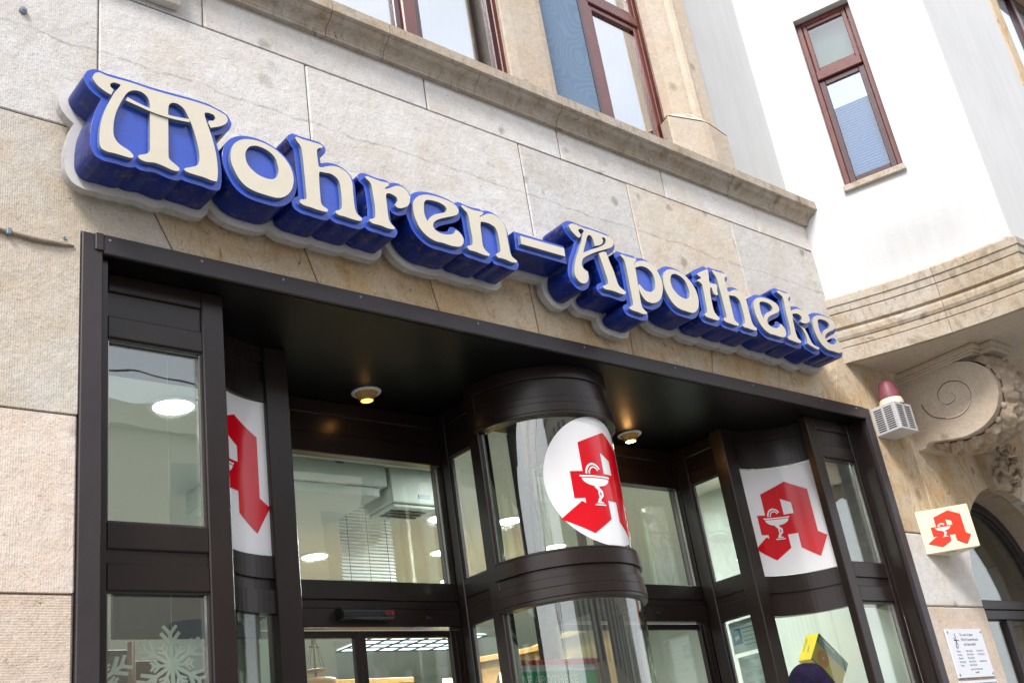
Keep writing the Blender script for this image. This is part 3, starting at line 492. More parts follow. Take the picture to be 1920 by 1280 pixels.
# raised volute band on the left cheek
sp=[(-.403,3.955),(-.418,3.935),(-.426,3.914),(-.412,3.892),(-.387,3.879),(-.358,3.877),(-.333,3.884),(-.312,3.900),(-.299,3.923),(-.293,3.948),(-.295,3.975),(-.308,4.002),(-.333,4.024),(-.363,4.038),(-.396,4.044),(-.428,4.041),(-.457,4.03),(-.49,4.015),(-.517,3.991),(-.54,3.962),(-.55,3.928),(-.553,3.897),(-.547,3.866),(-.533,3.836),(-.51,3.809),(-.483,3.787),(-.451,3.77),(-.418,3.761),(-.383,3.76),(-.34,3.766),(-.297,3.779),(-.252,3.799),(-.21,3.825),(-.18,3.858),(-.164,3.888),(-.150,3.92),(-.146,3.95)]
v=[];n=len(sp)
for i,(y,z) in enumerate(sp):
    a=Vector(sp[max(i-1,0)]);b=Vector(sp[min(i+1,n-1)]);dd=(b-a).normalized(); nn=Vector((-dd.y,dd.x)); wd=.003+.006*min(1,i/8)*(1 if i<n-9 else (n-1-i)/9+.1)
    for k,(o,x) in enumerate(((-1,8.0205),(-.6,8.010),(1.0,8.0185))): v.append((x if k!=1 else 8.020-.006*min(1,(i+1)/5)*min(1,(n-i)/8),y+nn.x*o*wd,z+nn.y*o*wd))
f=[(i*3+k,i*3+k+1,i*3+k+4,i*3+k+3) for i in range(n-1) for k in range(2)]
mobj('volute',v,f,S_TRIM,K)
gv=MB(); gv.tube([(8.0205,y,z-.004) for y,z in sp],[.0062*min(1,(i+4)/9) for i in range(n)],6); gv.build('volute_groove_shade',simple('groove_shade',(.20,.15,.11),.95),K)  # dark tube painting in the shade line of the carved spiral
# acanthus leaf wrapped over the front
def interp(path,t):
    L=[0]
    for a,b in zip(path,path[1:]): L.append(L[-1]+math.dist(a,b))
    x=t*L[-1]
    for i in range(len(path)-1):
        if x<=L[i+1] or i==len(path)-2:
            k=(x-L[i])/(L[i+1]-L[i]); p=Vector(path[i]).lerp(Vector(path[i+1]),k); dd=(Vector(path[i+1])-Vector(path[i])).normalized(); return p,dd
leafp=side[3:-1]
NU,NV=200,64; v=[]
rnd=random.Random(3); ph=[rnd.uniform(0,6.28) for _ in range(12)]
for i in range(NU+1):
    t=i/NU; p,dd=interp(leafp,t); nn=Vector((dd.y,-dd.x))*-1
    if nn.dot(p-Vector((-.40,3.88)))<0: nn=-nn
    lobe=.5+.5*abs(math.sin(t*math.pi*9)); half=(.130+.075*lobe)*(1-.25*t)
    for j in range(NV+1):
        s_=j/NV*2-1; edge=1-abs(s_)**5; fold=abs(math.sin((t*9+abs(s_)*1.15)*math.pi)); vein=math.exp(-(s_/.08)**2)
        h=.012+edge*(.050+.038*fold*(.3+abs(s_))+.022*vein-.03*math.exp(-((abs(s_)-.42)/.14)**2)*(1-fold)+.010*math.sin(t*61+ph[2])*math.sin(s_*17+ph[3]))
        h+=(.035*max(0,math.sin(t*math.pi*4.5+.4))**3)*edge + .006*math.sin(t*140+9*s_)*edge
        h*=min(1,t*14)*min(1,(1-t)*8)*.9+.1
        v.append((8.26+s_*half,p.x+nn.x*h,p.y+nn.y*h))
f=[(i*(NV+1)+j,i*(NV+1)+j+1,(i+1)*(NV+1)+j+1,(i+1)*(NV+1)+j) for i in range(NU) for j in range(NV)]
mobj('acanthus_leaf',v,f,S_CARVE,K,smooth=True)
m=MB()
for k in range(9):
    t=.22+.66*k/8; p,dd=interp(leafp,t); nn=(p-Vector((-.40,3.88))).normalized(); q=p+nn*.012
    for s_ in(-1,1): m.lathe((8.26+s_*(.175-.02*t),q.x,q.y),[(0,-.03),(.017,-.022),(.026,0),(.018,.02),(0,.03)],8)
m.build('leaf_tip',S_CARVE,K,smooth=True)['kind']='stuff'
# moulded cap
m=MB()
for (x0,x1,yy,z0,z1) in ((7.985,8.535,-.70,4.205,4.2465),(7.995,8.525,-.685,4.185,4.205),(8.005,8.515,-.665,4.168,4.185)): m.box(x0,x1,yy,.02,z0,z1)
m.box(8.10,8.42,-.80,-.66,4.205,4.2465); m.box(8.11,8.41,-.785,-.66,4.17,4.205); m.build('cap_moulding',S_TRIM,K,bevel=.005)
# neighbour corbel's carved foliage on the arch crown
O=empty('carved_keystone',(9.2,0,3.4),'dark carved scroll and foliage on the crown of the stone arch','carving')
MB().prism([[(9.02,3.36),(9.38,3.36),(9.46,3.80),(8.94,3.80)]],-.09,.02).build('keystone_block',S_CARVE,O,bevel=.02)
m=MB(); rnd=random.Random(5)
for (cx,cz,rr,dirn) in ((9.08,3.50,.075,1),(9.32,3.50,.075,-1),(9.08,3.70,.06,-1),(9.32,3.70,.06,1)):
    pts=[(cx+dirn*math.cos(a)*rr*(1-a/9),-.125-.01*a,cz+math.sin(a)*rr*(1-a/9)) for a in [k*.45 for k in range(18)]]; m.tube(pts,[.026-.0009*k for k in range(18)],8)
for k in range(26):
    x=rnd.uniform(8.98,9.42); z=rnd.uniform(3.38,3.8); a=rnd.uniform(0,6.28); l=rnd.uniform(.03,.06)
    m.tube([(x,-.09,z),(x+l*math.cos(a)*.6,-.145,z+l*math.sin(a)*.6),(x+l*math.cos(a),-.11,z+l*math.sin(a))],[.012,.022,.005],6)
m.build('foliage',S_CARVE,O,smooth=True)
# ------------------------------------------------------------------ arched shop window on the right
AW=empty('arched_window',(9.2,.3,0),'dark framed arched window behind the stone arch at the right edge','window')
def ringpoly(r0,r1,z0): 
    o=[(AC[0]-r1,z0)]+arcp(180,0,28,r1)+[(AC[0]+r1,z0)]; i=[(AC[0]+r0,z0)]+arcp(0,180,28,r0)+[(AC[0]-r0,z0)]; return o+i
MB().prism([ringpoly(AR-.075,AR+.004,.05)],.30,.38).build('arch_frame',METAL_G,AW,bevel=.006)
MB().prism([ringpoly(AR-.095,AR-.075,.1)],.325,.365).build('inner_frame',METAL_G,AW,bevel=.003)
MB().box(AC[0]-AR+.075,AC[0]+AR-.075,.295,.38,2.455,2.53).build('transom',METAL_G,AW,bevel=.004)
MB().box(AC[0]-AR+.075,AC[0]+AR-.075,.305,.38,2.375,2.451).build('head_rail',METAL_G,AW,bevel=.004)
for x in (8.62-.25,9.25,9.9): MB().box(x,x+.085,.31,.37,.1,2.37).build('post',METAL_G,AW,bevel=.004)
MB().prism([[(AC[0]-AR+.09,2.53)]+arcp(178,2,24,AR-.09)+[(AC[0]+AR-.09,2.53)]],.345,.351).build('fanlight_pane',GLASS,AW)
for a,b in ((8.455,9.25),(9.335,9.9)): MB().box(a,b,.345,.351,.1,2.375).build('pane',GLASS,AW)

m=MB(); m.box(8.0,10.6,1.60,1.65,0,3.7); m.box(8.0,10.6,.51,1.6,3.62,3.68); m.box(8.0,8.05,.51,1.6,0,3.62); m.box(10.55,10.6,.51,1.6,0,3.62)
m.build('shop_lining',simple('ochre_shop_wall',(.34,.27,.17),.9,0,.2,.15,2),B)
# ------------------------------------------------------------------ shopfront
S=empty('shopfront',(4.46,.1,0),'dark bronze metal shopfront with two recessed glass doors and a round glass bay between them','shopfront')
ZS=3.79
Fx=lambda x,y,dx,dy:((x,y),(dx,dy),(dy,-dx))     # outward normal = right of direction when walking left to right
# portal cladding
MB().box(1.48,1.567,-.012,.11,0,3.886).build('portal_jamb',METAL_G,S,bevel=.004)
MB().box(7.356,7.44,-.012,.11,0,3.886).build('portal_jamb',METAL_G,S,bevel=.004)
MB().box(1.5675,7.3555,-.018,.02,3.795,3.888).build('portal_lintel',METAL_G,S,bevel=.004)
MB().box(1.532,1.5675,-.022,-.012,3.806,3.888).build('lintel_lap',METAL_G,S,bevel=.003)
m=MB()
for x in (1.594,2.009,2.419,2.85,3.6,4.4,5.2,6.0,6.8,7.25): m.lathe((x,-.018,3.862),[(0,-.003),(.005,-.003),(.007,0)],8,0,'y')
m.build('screw',STEEL,S)['kind']='stuff'
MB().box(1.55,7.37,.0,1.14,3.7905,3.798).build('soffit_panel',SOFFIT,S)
MB().box(1.567,1.60,.02,.12,0,3.7899).build('reveal_panel',METAL,S); MB().box(7.33,7.356,.02,.12,0,3.7899).build('reveal_panel',METAL,S)
BV=.005
def unit(F,W,z,wl,wr,th=.06,glass=GLASS,lower=True):
    zt,zb,r1,r2,zl=z; a,b=wl,W-wr
    MB().lbox(F,0,wl,-th,0,0,ZS).build('post',METAL,S,bevel=BV); MB().lbox(F,W-wr,W,-th,0,0,ZS).build('post',METAL,S,bevel=BV)
    MB().lbox(F,a,b,-th,-.0015,3.705,ZS).build('head_rail',METAL,S,bevel=BV)
    MB().lbox(F,a,b,-th,-.016,zt+.10,3.705).build('recessed_panel',METAL,S)
    MB().lbox(F,a,b,-th,-.0015,zt,zt+.10).build('head_rail',METAL,S,bevel=BV)
    MB().lbox(F,a,b,-th,-.0015,r1,zb).build('mid_rail',METAL,S,bevel=BV)
    MB().lbox(F,a,b,-th,-.014,r2,r1).build('recessed_panel',METAL,S)
    MB().lbox(F,a,b,-th,-.0015,zl,r2).build('mid_rail',METAL,S,bevel=BV)
    for q0,q1 in ((zb,zt),(.35,zl)):
        lframe(F,a,b,-.034,-.012,q0,q1,.007).build('glazing_bead',METAL_G,S)
        MB().lbox(F,a+.007,a+.013,-.040,-.020,q0+.007,q1-.007).build('bright_bead',BEAD,S); MB().lbox(F,b-.013,b-.007,-.040,-.020,q0+.007,q1-.007).build('bright_bead',BEAD,S)
        MB().lbox(F,a+.004,b-.004,-.046,-.040,q0+.004,q1-.004).build('glass_pane',glass,S)
    MB().lbox(F,a,b,-th,-.0015,.0,.35).build('bottom_rail',METAL,S,bevel=BV)
ZL=(3.485,2.685,2.578,2.52,2.415); ZR=(3.49,2.722,2.615,2.556,2.45)
unit(Fx(1.60,.12,1,0),.576,ZL,.041,.106)
unit(Fx(6.745,.12,1,0),.585,ZR,.106,.06)
ZC=(3.50,2.715,2.60,2.54,2.44)
def curved(cx,a0,a1,z,inner=True):
    zt,zb,r1,r2,zl=z; c=(cx,.10); r=.46; n=18
    A=lambda ra,rb,z0,z1,name,mat,bev=0: MB().arc(c,ra,rb,a0,a1,z0,z1,n).build(name,mat,S,bevel=bev)
    A(r-.015,r+.05,3.705,ZS,'curved_rail',METAL); A(r,r+.05,zt+.10,3.705,'curved_panel',METAL); A(r-.015,r+.05,zt,zt+.10,'curved_rail',METAL)
    A(r-.015,r+.05,r1,zb,'curved_rail',METAL); A(r,r+.05,r2,r1,'curved_panel',METAL); A(r-.015,r+.05,zl,r2,'curved_rail',METAL); A(r-.015,r+.05,0,.35,'curved_rail',METAL)
    for q0,q1 in ((zb,zt),(.35,zl)):
        o=MB().arc(c,r,r+.006,a0,a1,q0,q1,40).build('curved_glass',GLASSV,S,smooth=True)
        o.data.set_sharp_from_angle(angle=R(40))
curved(6.40,106,181,ZC); curved(2.62,-181,-106,(3.49,2.70,2.595,2.54,2.43))
# posts at the inner ends of the curves, flanking panes of the door recesses
MB().box(2.605,2.738,.53,.64,0,ZS).build('corner_post',METAL,S,bevel=BV); MB().box(6.268,6.395,.53,.64,0,ZS).build('corner_post',METAL,S,bevel=BV)
unit(((2.738,.64),(0,1),(1,0)),.41,(3.49,2.735,2.635,2.58,2.475),.03,.05,.05)
unit(((4.095,1.05),(0,-1),(-1,0)),.41,(3.49,2.74,2.635,2.585,2.478),.065,.045,.05)
unit(((4.825,.64),(0,1),(1,0)),.41,(3.49,2.75,2.64,2.59,2.48),.03,.05,.05)
unit(((6.335,1.05),(0,-1),(-1,0)),.41,(3.493,2.765,2.66,2.605,2.495),.10,.04,.05)
# doors
def door(x0,x1,z):
    zt,zb,r1,r2,zl=z; F=Fx(x0,1.05,1,0); W=x1-x0
    MB().lbox(F,0,W,-.08,0,3.70,ZS).build('head_rail',METAL,S,bevel=BV); MB().lbox(F,0,W,-.08,-.014,zt+.12,3.70).build('recessed_panel',METAL,S)
    MB().lbox(F,0,W,-.08,-.001,zt,zt+.12).build('head_rail',METAL,S,bevel=BV)
    MB().lbox(F,0,W,-.08,-.001,r1,zb).build('mid_rail',METAL,S,bevel=BV); MB().lbox(F,0,W,-.08,-.014,r2,r1).build('recessed_panel',METAL,S)
    MB().lbox(F,0,W,-.08,.004,zl,r2).build('door_operator',METAL,S,bevel=BV)
    for q0,q1,nm in ((zb,zt,'fanlight_pane'),):
        MB().lbox(F,.02,.028,-.04,-.02,q0,q1).build('bright_bead',BEAD,S); MB().lbox(F,W-.028,W-.02,-.04,-.02,q0,q1).build('bright_bead',BEAD,S)
        MB().lbox(F,.0,W,-.05,-.044,q0,q1).build(nm,GLASS,S)
    for k in(0,1):
        a=.02+k*(W/2-.02); d=lframe(F,a,a+W/2-.02,-.075,-.04,.03,zl-.012,.036).build('sliding_door',METAL,S,bevel=.003)
        MB().lbox(F,a+.03,a+W/2-.05,-.060,-.054,.06,zl-.045).build('door_glass',GLASS,d)
door(2.742,4.093,(3.465,2.735,2.63,2.585,2.483)); door(4.83,6.333,(3.50,2.775,2.672,2.625,2.52))
for xa,xb in ((2.69,2.752),(4.088,4.15),(4.77,4.835),(6.328,6.39)): MB().box(xa,xb,1.052,1.16,0,ZS).build('corner_post',METAL,S)
# central round bay
C0=(4.46,.57)
for ra,rb,z0,z1,nm in ((.40,.478,3.715,ZS,'bay_ring'),(.42,.466,3.60,3.715,'bay_panel'),(.40,.480,3.560,3.60,'bay_ring'),(.40,.486,3.505,3.5605,'bay_ring'),(.40,.489,3.487,3.505,'bay_ring'),
    (.41,.484,2.700,2.714,'bay_ring'),(.40,.487,2.618,2.700,'bay_ring'),(.40,.472,2.565,2.618,'bay_panel'),(.40,.484,2.515,2.565,'bay_ring'),(.40,.489,2.462,2.515,'bay_ring'),(.40,.486,2.44,2.462,'bay_ring'),(.40,.488,0,.35,'bay_ring')):
    o=MB().arc(C0,ra,rb,-90,90,z0,z1,56).build(nm,METAL,S,smooth=True,bevel=.0025); o.data.set_sharp_from_angle(angle=R(40))
for q0,q1 in ((2.714,3.487),(.35,2.44)):
    o=MB().arc(C0,.449,.455,-90,90,q0,q1,72).build('bay_glass',GLASSC,S,smooth=True); o.data.set_sharp_from_angle(angle=R(40))
for x0,x1 in ((3.985,4.05),(4.87,4.935)): MB().box(x0,x1,.55,.64,0,ZS).build('bay_post',METAL,S,bevel=BV)
for s_ in(-1,1):
    for q0,q1 in ((2.72,3.48),(.35,2.44)): MB().box(4.46+s_*.452-.006,4.46+s_*.452+.006,.535,.55,q0,q1).build('bright_bead',BEAD,S)
# door sensors
def sensor(x,z):
    t=empty('door_sensor',(x,1.04,z),None,'sensor','motion sensors over the two sliding doors')
    m=MB(); m.prism([[(1.046,z+.045),(.985,z+.04),(.965,z+.02),(.965,z-.012),(.985,z-.022),(1.046,z-.025)]],x-.165,x+.165,'x'); m.build('housing',BLACK,t,bevel=.008,seg=2)
    m=MB(); m.prism([[(x-.16,z-.01),(x-.10,z+.012),(x-.02,z+.008),(x+.05,z-.008),(x+.06,z-.014),(x-.16,z-.016)]],.955,.967); m.build('lens_cover',BLACK,t,bevel=.002)
    m=MB(); put_text(m,'G B',.034,(x+.10,.9635,z-.006),(1,0,0),(0,0,1),1.0); m.build('red_letters',RED,t); return t
t=sensor(3.413,2.535); t['label']='black motion sensor with red letters over the left sliding door'
t=sensor(5.33,2.565); t['label']='black motion sensor partly hidden behind the round bay, over the right door'
for x,z,lb in ((3.865,2.535,'left'),(5.81,2.575,'right')):
    o=MB().box(x-.022,x+.022,1.034,1.05,z-.010,z+.010).build('indicator_box',BLACK,None,bevel=.003); tag(o,'tiny dark indicator box on the header of the %s sliding door'%lb,'indicator',None)
# ------------------------------------------------------------------ pharmacy A decals (vinyl on the curved glass)
LA=[(.375,.665),(.523,.578),(.523,.267),(.58,.225),(.499,.09),(.383,.175),(.383,.281),(.310,.281),(.310,.183),(.181,.105),(.009,.187),(.137,.274),(.158,.262),(.158,.289),(.097,.289),(.097,.432),(.170,.432),(.170,.588)]
LI=[(.315,.544),(.387,.506),(.387,.426),(.315,.426)]
def bowl_polys():
    P=[]
    cx,w=.249,.104
    P.append([(cx-w,.410),(cx-w+.004,.401),(cx+w-.004,.401),(cx+w,.410)])                                     # rim
    cup=[(cx-w+.012,.396)]+[(cx-(w-.012)*math.cos(R(a)),.396-.044*math.sin(R(a))) for a in range(10,171,16)]+[(cx+w-.012,.396)]; P.append(cup)
    def stroke(pts,w0):
        L=[];Q=[]
        for i,p in enumerate(pts):
            a=Vector(pts[max(i-1,0)]);b=Vector(pts[min(i+1,len(pts)-1)]);d_=(b-a).normalized(); ww=w0[i] if isinstance(w0,list) else w0
            L.append((p[0]-d_.y*ww,p[1]+d_.x*ww)); Q.append((p[0]+d_.y*ww,p[1]-d_.x*ww))
        return L+Q[::-1]
    P.append(stroke([(cx-.010+.050*math.cos(R(a)),.415+.058*math.sin(R(a))) for a in range(176,14,-18)],.0055))        # outer arch of the snake
    P.append(stroke([(cx-.008+.033*math.cos(R(a)),.415+.041*math.sin(R(a))) for a in range(176,14,-18)],.004))
    P.append(stroke([(cx-.018,.354),(cx+.004,.338),(cx+.024,.322),(cx+.024,.304),(cx+.010,.292),(cx-.004,.282),(cx-.010,.272),(cx-.002,.266)],[.008,.010,.008,.007,.007,.006,.005,.003]))
    P.append(stroke([(cx+.006,.352),(cx+.002,.320),(cx+.004,.290),(cx+.002,.272)],.0055))
    P.append([(cx-.024,.262),(cx-.012,.270),(cx+.016,.270),(cx+.028,.262)]); P.append([(cx-.036,.257),(cx-.036,.250),(cx+.036,.250),(cx+.036,.257)])
    return P
BOWL=bowl_polys()
def wrap_poly(name,loops,fn,mat,parent,step=.02,smooth=True):
    """flat loops in (s,z) cut into narrow strips and laid on a curved surface by fn(s,z)"""
    flat=[p for l in loops for p in l]; tr=tessellate_polygon([[Vector((p[0],p[1],0)) for p in l] for l in loops])
    bm=bmesh.new(); vs=[bm.verts.new((p[0],0,p[1])) for p in flat]
    for t_ in tr:
        try: bm.faces.new([vs[i] for i in t_])
        except ValueError: pass
    x=math.floor(min(p[0] for p in flat)/step)*step; xe=max(p[0] for p in flat)
    while x<xe:
        x+=step; bmesh.ops.bisect_plane(bm,geom=bm.verts[:]+bm.edges[:]+bm.faces[:],plane_co=(x,0,0),plane_no=(1,0,0),dist=1e-6)
    for v_ in bm.verts: v_.co=Vector(fn(v_.co.x,v_.co.z))
    bmesh.ops.recalc_face_normals(bm,faces=bm.faces)
    me=bpy.data.meshes.new(name); bm.to_mesh(me); bm.free(); me.materials.append(mat)
    for p in me.polygons: p.use_smooth=True
    return link(bpy.data.objects.new(name,me),parent)
def decal(label,backing,fn,T):
    """fn(s,z,lift): surface; T(s,z): logo placement"""
    p0=fn(backing[0][0],backing[0][1],0); t=empty('pharmacy_decal',tuple(p0),label,'sticker','red letter decals on the curved glass')
    wrap_poly('white_film',[backing],lambda s,z:fn(s,z,.0025),WFILM,t)
    A_=wrap_poly('red_letter',[[T(*p) for p in LA],[T(*p) for p in LI]],lambda s,z:fn(s,z,.004),RED,t)
    for b in BOWL: wrap_poly('cup_and_snake',[[T(*p) for p in b]],lambda s,z:fn(s,z,.0055),WFILM,A_)
    return t
def cylf(s,z,l): a=s/.455; return (4.46+(.455+l)*math.sin(a),.57-(.455+l)*math.cos(a),z)
disc=[(.045+.388*math.sin(R(a)),3.101+.385*math.cos(R(a))) for a in range(0,360,4)]
decal('round white decal with a red gothic A and cup on the central round bay',disc,cylf,lambda s,z:((s-.275)*1.09+.005,(z-.388)*1.10+3.098))
def ccf(cx,a0): 
    return lambda s,z,l:(cx+(.46-l)*math.sin(R(a0)-s/.46),.10-(.46-l)*math.cos(R(a0)-s/.46),z)
pan=[(.0,2.722),(.594,2.722),(.594,3.494),(.0,3.494)]
decal('white panel decal with a full red gothic A inside the right hand curved window',pan,ccf(6.40,180.5),lambda s,z:(s,z+2.722))
pan=[(.0,2.706),(.594,2.706),(.594,3.486),(.0,3.486)]
decal('white panel decal with a red A half hidden behind the left post',pan,ccf(2.62,-106.5),lambda s,z:(s,z*1.0+2.716))
# ------------------------------------------------------------------ recessed spot lamps
def spot(x,y,z,lab,mat,scale=1.,group='warm spot lamps in ceilings'):
    t=empty('spot_lamp',(x,y,z),lab,'lamp',group); k=scale
    m=MB(); m.lathe((x,y,z),[(.085*k,0),(.088*k,-.004),(.084*k,-.010),(.070*k,-.012),(.066*k,-.006)],32); m.build('rim',WHITE if z>3.78 and y<1.05 else METAL_G,t,smooth=True)
    m=MB(); m.lathe((x,y,z),[(.068*k,-.006),(.062*k,-.018),(.060*k,-.017),(.054*k,-.030),(.052*k,-.029),(.046*k,-.042),(.044*k,-.041),(.036*k,-.056)],32); m.build('shade',SHADE,t,smooth=True)
    m=MB(); m.lathe((x,y,z),[(.036*k,-.056),(.030*k,-.058),(.0,-.058)],24); m.build('bulb',mat,t); return t
spot(3.45,.86,3.79,'dim amber spot lamp in the black soffit above the left door',LAMPD)
spot(5.665,.86,3.79,'bright amber spot lamp in the black soffit right of the round bay',LAMPY,1.0)
for x,e in ((5.665,.7),(3.45,.06)):
    ld=bpy.data.lights.new('bulb_light','POINT'); ld.energy=e; ld.color=(1,.5,.15); ld.shadow_soft_size=.02; lo=bpy.data.objects.new('bulb_light',ld); col.objects.link(lo); lo.location=(x,.86,3.72)
# ------------------------------------------------------------------ interior
ZI=3.81
outl=[(1.0,.19),(2.12,.19)]+[(2.62+.53*math.sin(R(a)),.10-.53*math.cos(R(a))) for a in range(-110,-179,-12)]+[(2.70,.66),(2.70,1.14),(4.15,1.14),(4.15,.66)]+[(4.46+.42*math.sin(R(a)),.57-.42*math.cos(R(a))) for a in range(-85,86,10)]+[(4.77,.66),(4.77,1.14),(6.39,1.14),(6.39,.66)]+[(6.40+.53*math.sin(R(a)),.10-.53*math.cos(R(a))) for a in range(179,109,-12)]+[(6.82,.19),(7.62,.19),(7.62,1.9),(12,1.9),(12,10.5),(1.0,10.5)]
v=[Vector((x,y,0)) for x,y in outl]; tr=tessellate_polygon([v])
tag(mobj('interior_ceiling',[(x,y,ZI) for x,y in outl]+[(x,y,ZI+.05) for x,y in outl],[tuple(t_) for t_ in tr]+[tuple(i+len(outl) for i in t_) for t_ in tr],ROOMC),kind='structure')
m=MB(); m.box(.95,1.0,.19,10.5,0,ZI); m.box(.95,12.05,10.5,10.55,0,ZI); m.box(7.62,7.68,.19,1.9,0,ZI); m.box(7.62,12,1.9,1.95,0,ZI); m.box(12,12.05,1.9,10.5,0,ZI)
m.box(1.0,1.5,.45,.5,0,ZI); tag(m.build('interior_wall',ROOMW),kind='structure')
tag(MB().box(.95,12.05,.2,10.5,.0,.012).build('interior_floor',simple('floor_tiles',(.36,.36,.35),.4)),kind='structure')
tag(MB().box(.5,12.5,.2,11,3.9,3.97).build('floor_slab',MORTAR),kind='structure')
LAMP_E=31
def down(x,y,lab,k=1.0):
    t=empty('ceiling_downlight',(x,y,ZI),lab,'ceiling light','round downlights in the pharmacy ceiling')
    m=MB(); m.lathe((x,y,ZI),[(.150*k,0),(.150*k,-.006),(.115*k,-.010),(.110*k,-.004)],36); m.build('trim_ring',WHITE,t,smooth=True)
    m=MB(); m.lathe((x,y,ZI),[(.110*k,-.008),(.0,-.009)],36); m.build('diffuser',LAMPW,t)
    ld=bpy.data.lights.new('lamp_light','AREA'); ld.shape='DISK'; ld.size=.2; ld.energy=LAMP_E; ld.color=(.95,.99,1); lo=bpy.data.objects.new('lamp_light',ld); col.objects.link(lo); lo.location=(x,y,ZI-.03); return t
q=lambda x,y:(x*1.1182,-4+(y+4)*1.1182)
for (x,y),lab in (((2.28,.881),'largest round downlight behind the left upper pane'),((4.578,3.351),'round downlight low in the left door fanlight'),((4.99,2.233),'round downlight at the right edge of the left fanlight'),((5.624,3.063),'second round downlight at the right edge of the left fanlight'),((6.35,3.9),'small round downlight in the corner of the left fanlight'),
    ((4.593,.759),'bright round downlight in the top of the round glass bay'),((5.602,2.17),'round downlight behind the left half of the round bay'),((6.598,2.74),'round downlight near the foot of the round bay'),((8.1,3.6),'round downlight over the right door'),((7.0,5.6),'round downlight seen through the left sliding door'),((6.75,.42),'added round downlight to brighten the carton display in the right window'),((7.0,.75),'added round downlight to brighten the hanging notices')):  # last two downlights are added to light the carton and the notices
    down(*q(x,y),lab)
spot(*q(3.564,1.449),ZI,'glowing amber spot lamp behind the fanlight of the left door',LAMPY,1.15)
spot(*q(6.9,1.0),ZI,'amber spot lamp behind the flanking pane right of the right door',LAMPY,1.1) 
# bulkhead, air conditioner, blind
t=MB().box(3.30,4.36,2.0,2.9,3.665,ZI-.001).build('bulkhead',ROOMC,None,bevel=.004); tag(t,kind='structure')
tag(MB().box(3.30,4.32,2.04,2.9,3.60,3.6645).build('bulkhead',ROOMC,None,bevel=.004),kind='structure')
t=empty('air_conditioner',(4.60,2.3,3.52),'pale ceiling air conditioner with dark outlet slots behind the left fanlight','air conditioner')
MB().box(4.395,4.80,2.0,2.36,3.56,ZI-.001).build('casing',ROOMC,t,bevel=.006); MB().box(4.42,4.78,2.03,2.34,3.535,3.56).build('grille',ROOMC,t,bevel=.006)
for k in range(3): MB().box(4.45,4.75,2.10+k*.06,2.13+k*.06,3.526,3.531).build('slot',BLACK,t)
MB().box(4.62,4.72,1.996,2.0,3.60,3.625).build('label',simple('blue_label',(.02,.05,.12),.4),t)
t=empty('venetian_blind',(4.56,2.62,3.0),'white venetian blind hanging behind the left fanlight','blind')
for k in range(34):
    z=3.74-k*.0255; MB().add([(x,y,zz) for x in(4.34,4.80) for y,zz in((2.604,z-.012),(2.62,z+.004),(2.636,z+.013))],[(0,1,4,3),(1,2,5,4)]).build('slat',BLIND,t)
m=MB(); 
for x in (4.40,4.57,4.74): m.box(x,x+.003,2.60,2.603,2.86,3.76)
m.box(4.33,4.81,2.60,2.64,3.755,3.80); m.build('cord',METAL_G,t)
# luminous ceiling raster
t=empty('luminous_ceiling_panel',(8.6,7.7,ZI),'luminous ceiling raster with dark bars seen over the left sliding door','ceiling light')
x0,x1,y0_,y1_=7.85,9.6,7.35,8.25
MB().box(x0,x1,y0_,y1_,ZI-.02,ZI-.012).build('diffuser',PANEL,t)
m=MB(); 
for k in range(7): x=x0+(x1-x0)*k/6; m.box(x-.012,x+.012,y0_,y1_,ZI-.035,ZI-.021)
for k in range(5): y=y0_+(y1_-y0_)*k/4; m.box(x0,x1,y-.012,y+.012,ZI-.034,ZI-.0215)
m.build('raster_bar',METAL_G,t)['kind']='stuff'
# wooden shelf wall with lit pointed niches
t=empty('wooden_shelf_wall',(7.4,4,0),'honey coloured shelf wall with lit pointed niches behind the round bay','cabinet')
top=[(6.40,2.79),(6.5,2.80),(6.9,2.845),(7.3,2.90),(7.7,3.02),(8.1,3.10),(8.9,3.12)]
def ogive(cx,z0,zt,w): return [(cx-w,z0),(cx+w,z0),(cx+w,zt-.32),(cx+w*.86,zt-.17),(cx+w*.5,zt-.06),(cx,zt),(cx-w*.5,zt-.06),(cx-w*.86,zt-.17),(cx-w,zt-.32)]
holes=[ogive(c_,1.2,zt_,.125) for c_,zt_ in ((6.57,2.72),(6.90,2.76),(7.26,2.80),(7.64,2.90))]
MB().prism([[(6.40,.1)]+[(8.9,.1)]+top[::-1]]+holes,4.0,4.06).build('front_board',WOOD,t)
m=MB(); m.prism([[(x,z+.0) for x,z in top]+[(x,z+.05) for x,z in top[::-1]]],3.94,4.08); m.build('cornice',WOOD,t,bevel=.004)
for h in holes: MB().prism([[(h[0][0]-.02,1.2),(h[1][0]+.02,1.2),(h[1][0]+.02,h[5][1]+.02),(h[0][0]-.02,h[5][1]+.02)]],4.28,4.30).build('lit_back',NICHE,t); 
for h in holes:
    for zz in (1.6,2.0,2.4): MB().box(h[0][0]-.02,h[1][0]+.02,4.07,4.28,zz,zz+.02).build('shelf',WOOD,t)
for hi,h in enumerate(holes):
    for k in range(2):
        x=h[0][0]+.05+.10*k+random.uniform(0,.02); o=MB(); o.lathe((x,4.16,2.42),[(0,.0),(.03,0),(.03,.09),(.012,.11),(.012,.13),(0,.13)],12); tag(o.build('medicine_bottle',simple('bottle_print',(.55,.50,.30),.4)),'small pale bottle, %s one in the %s pointed niche from the left'%(('left','right')[k],('first','second','third','fourth')[hi]),'bottle','bottles in the lit wooden niches')
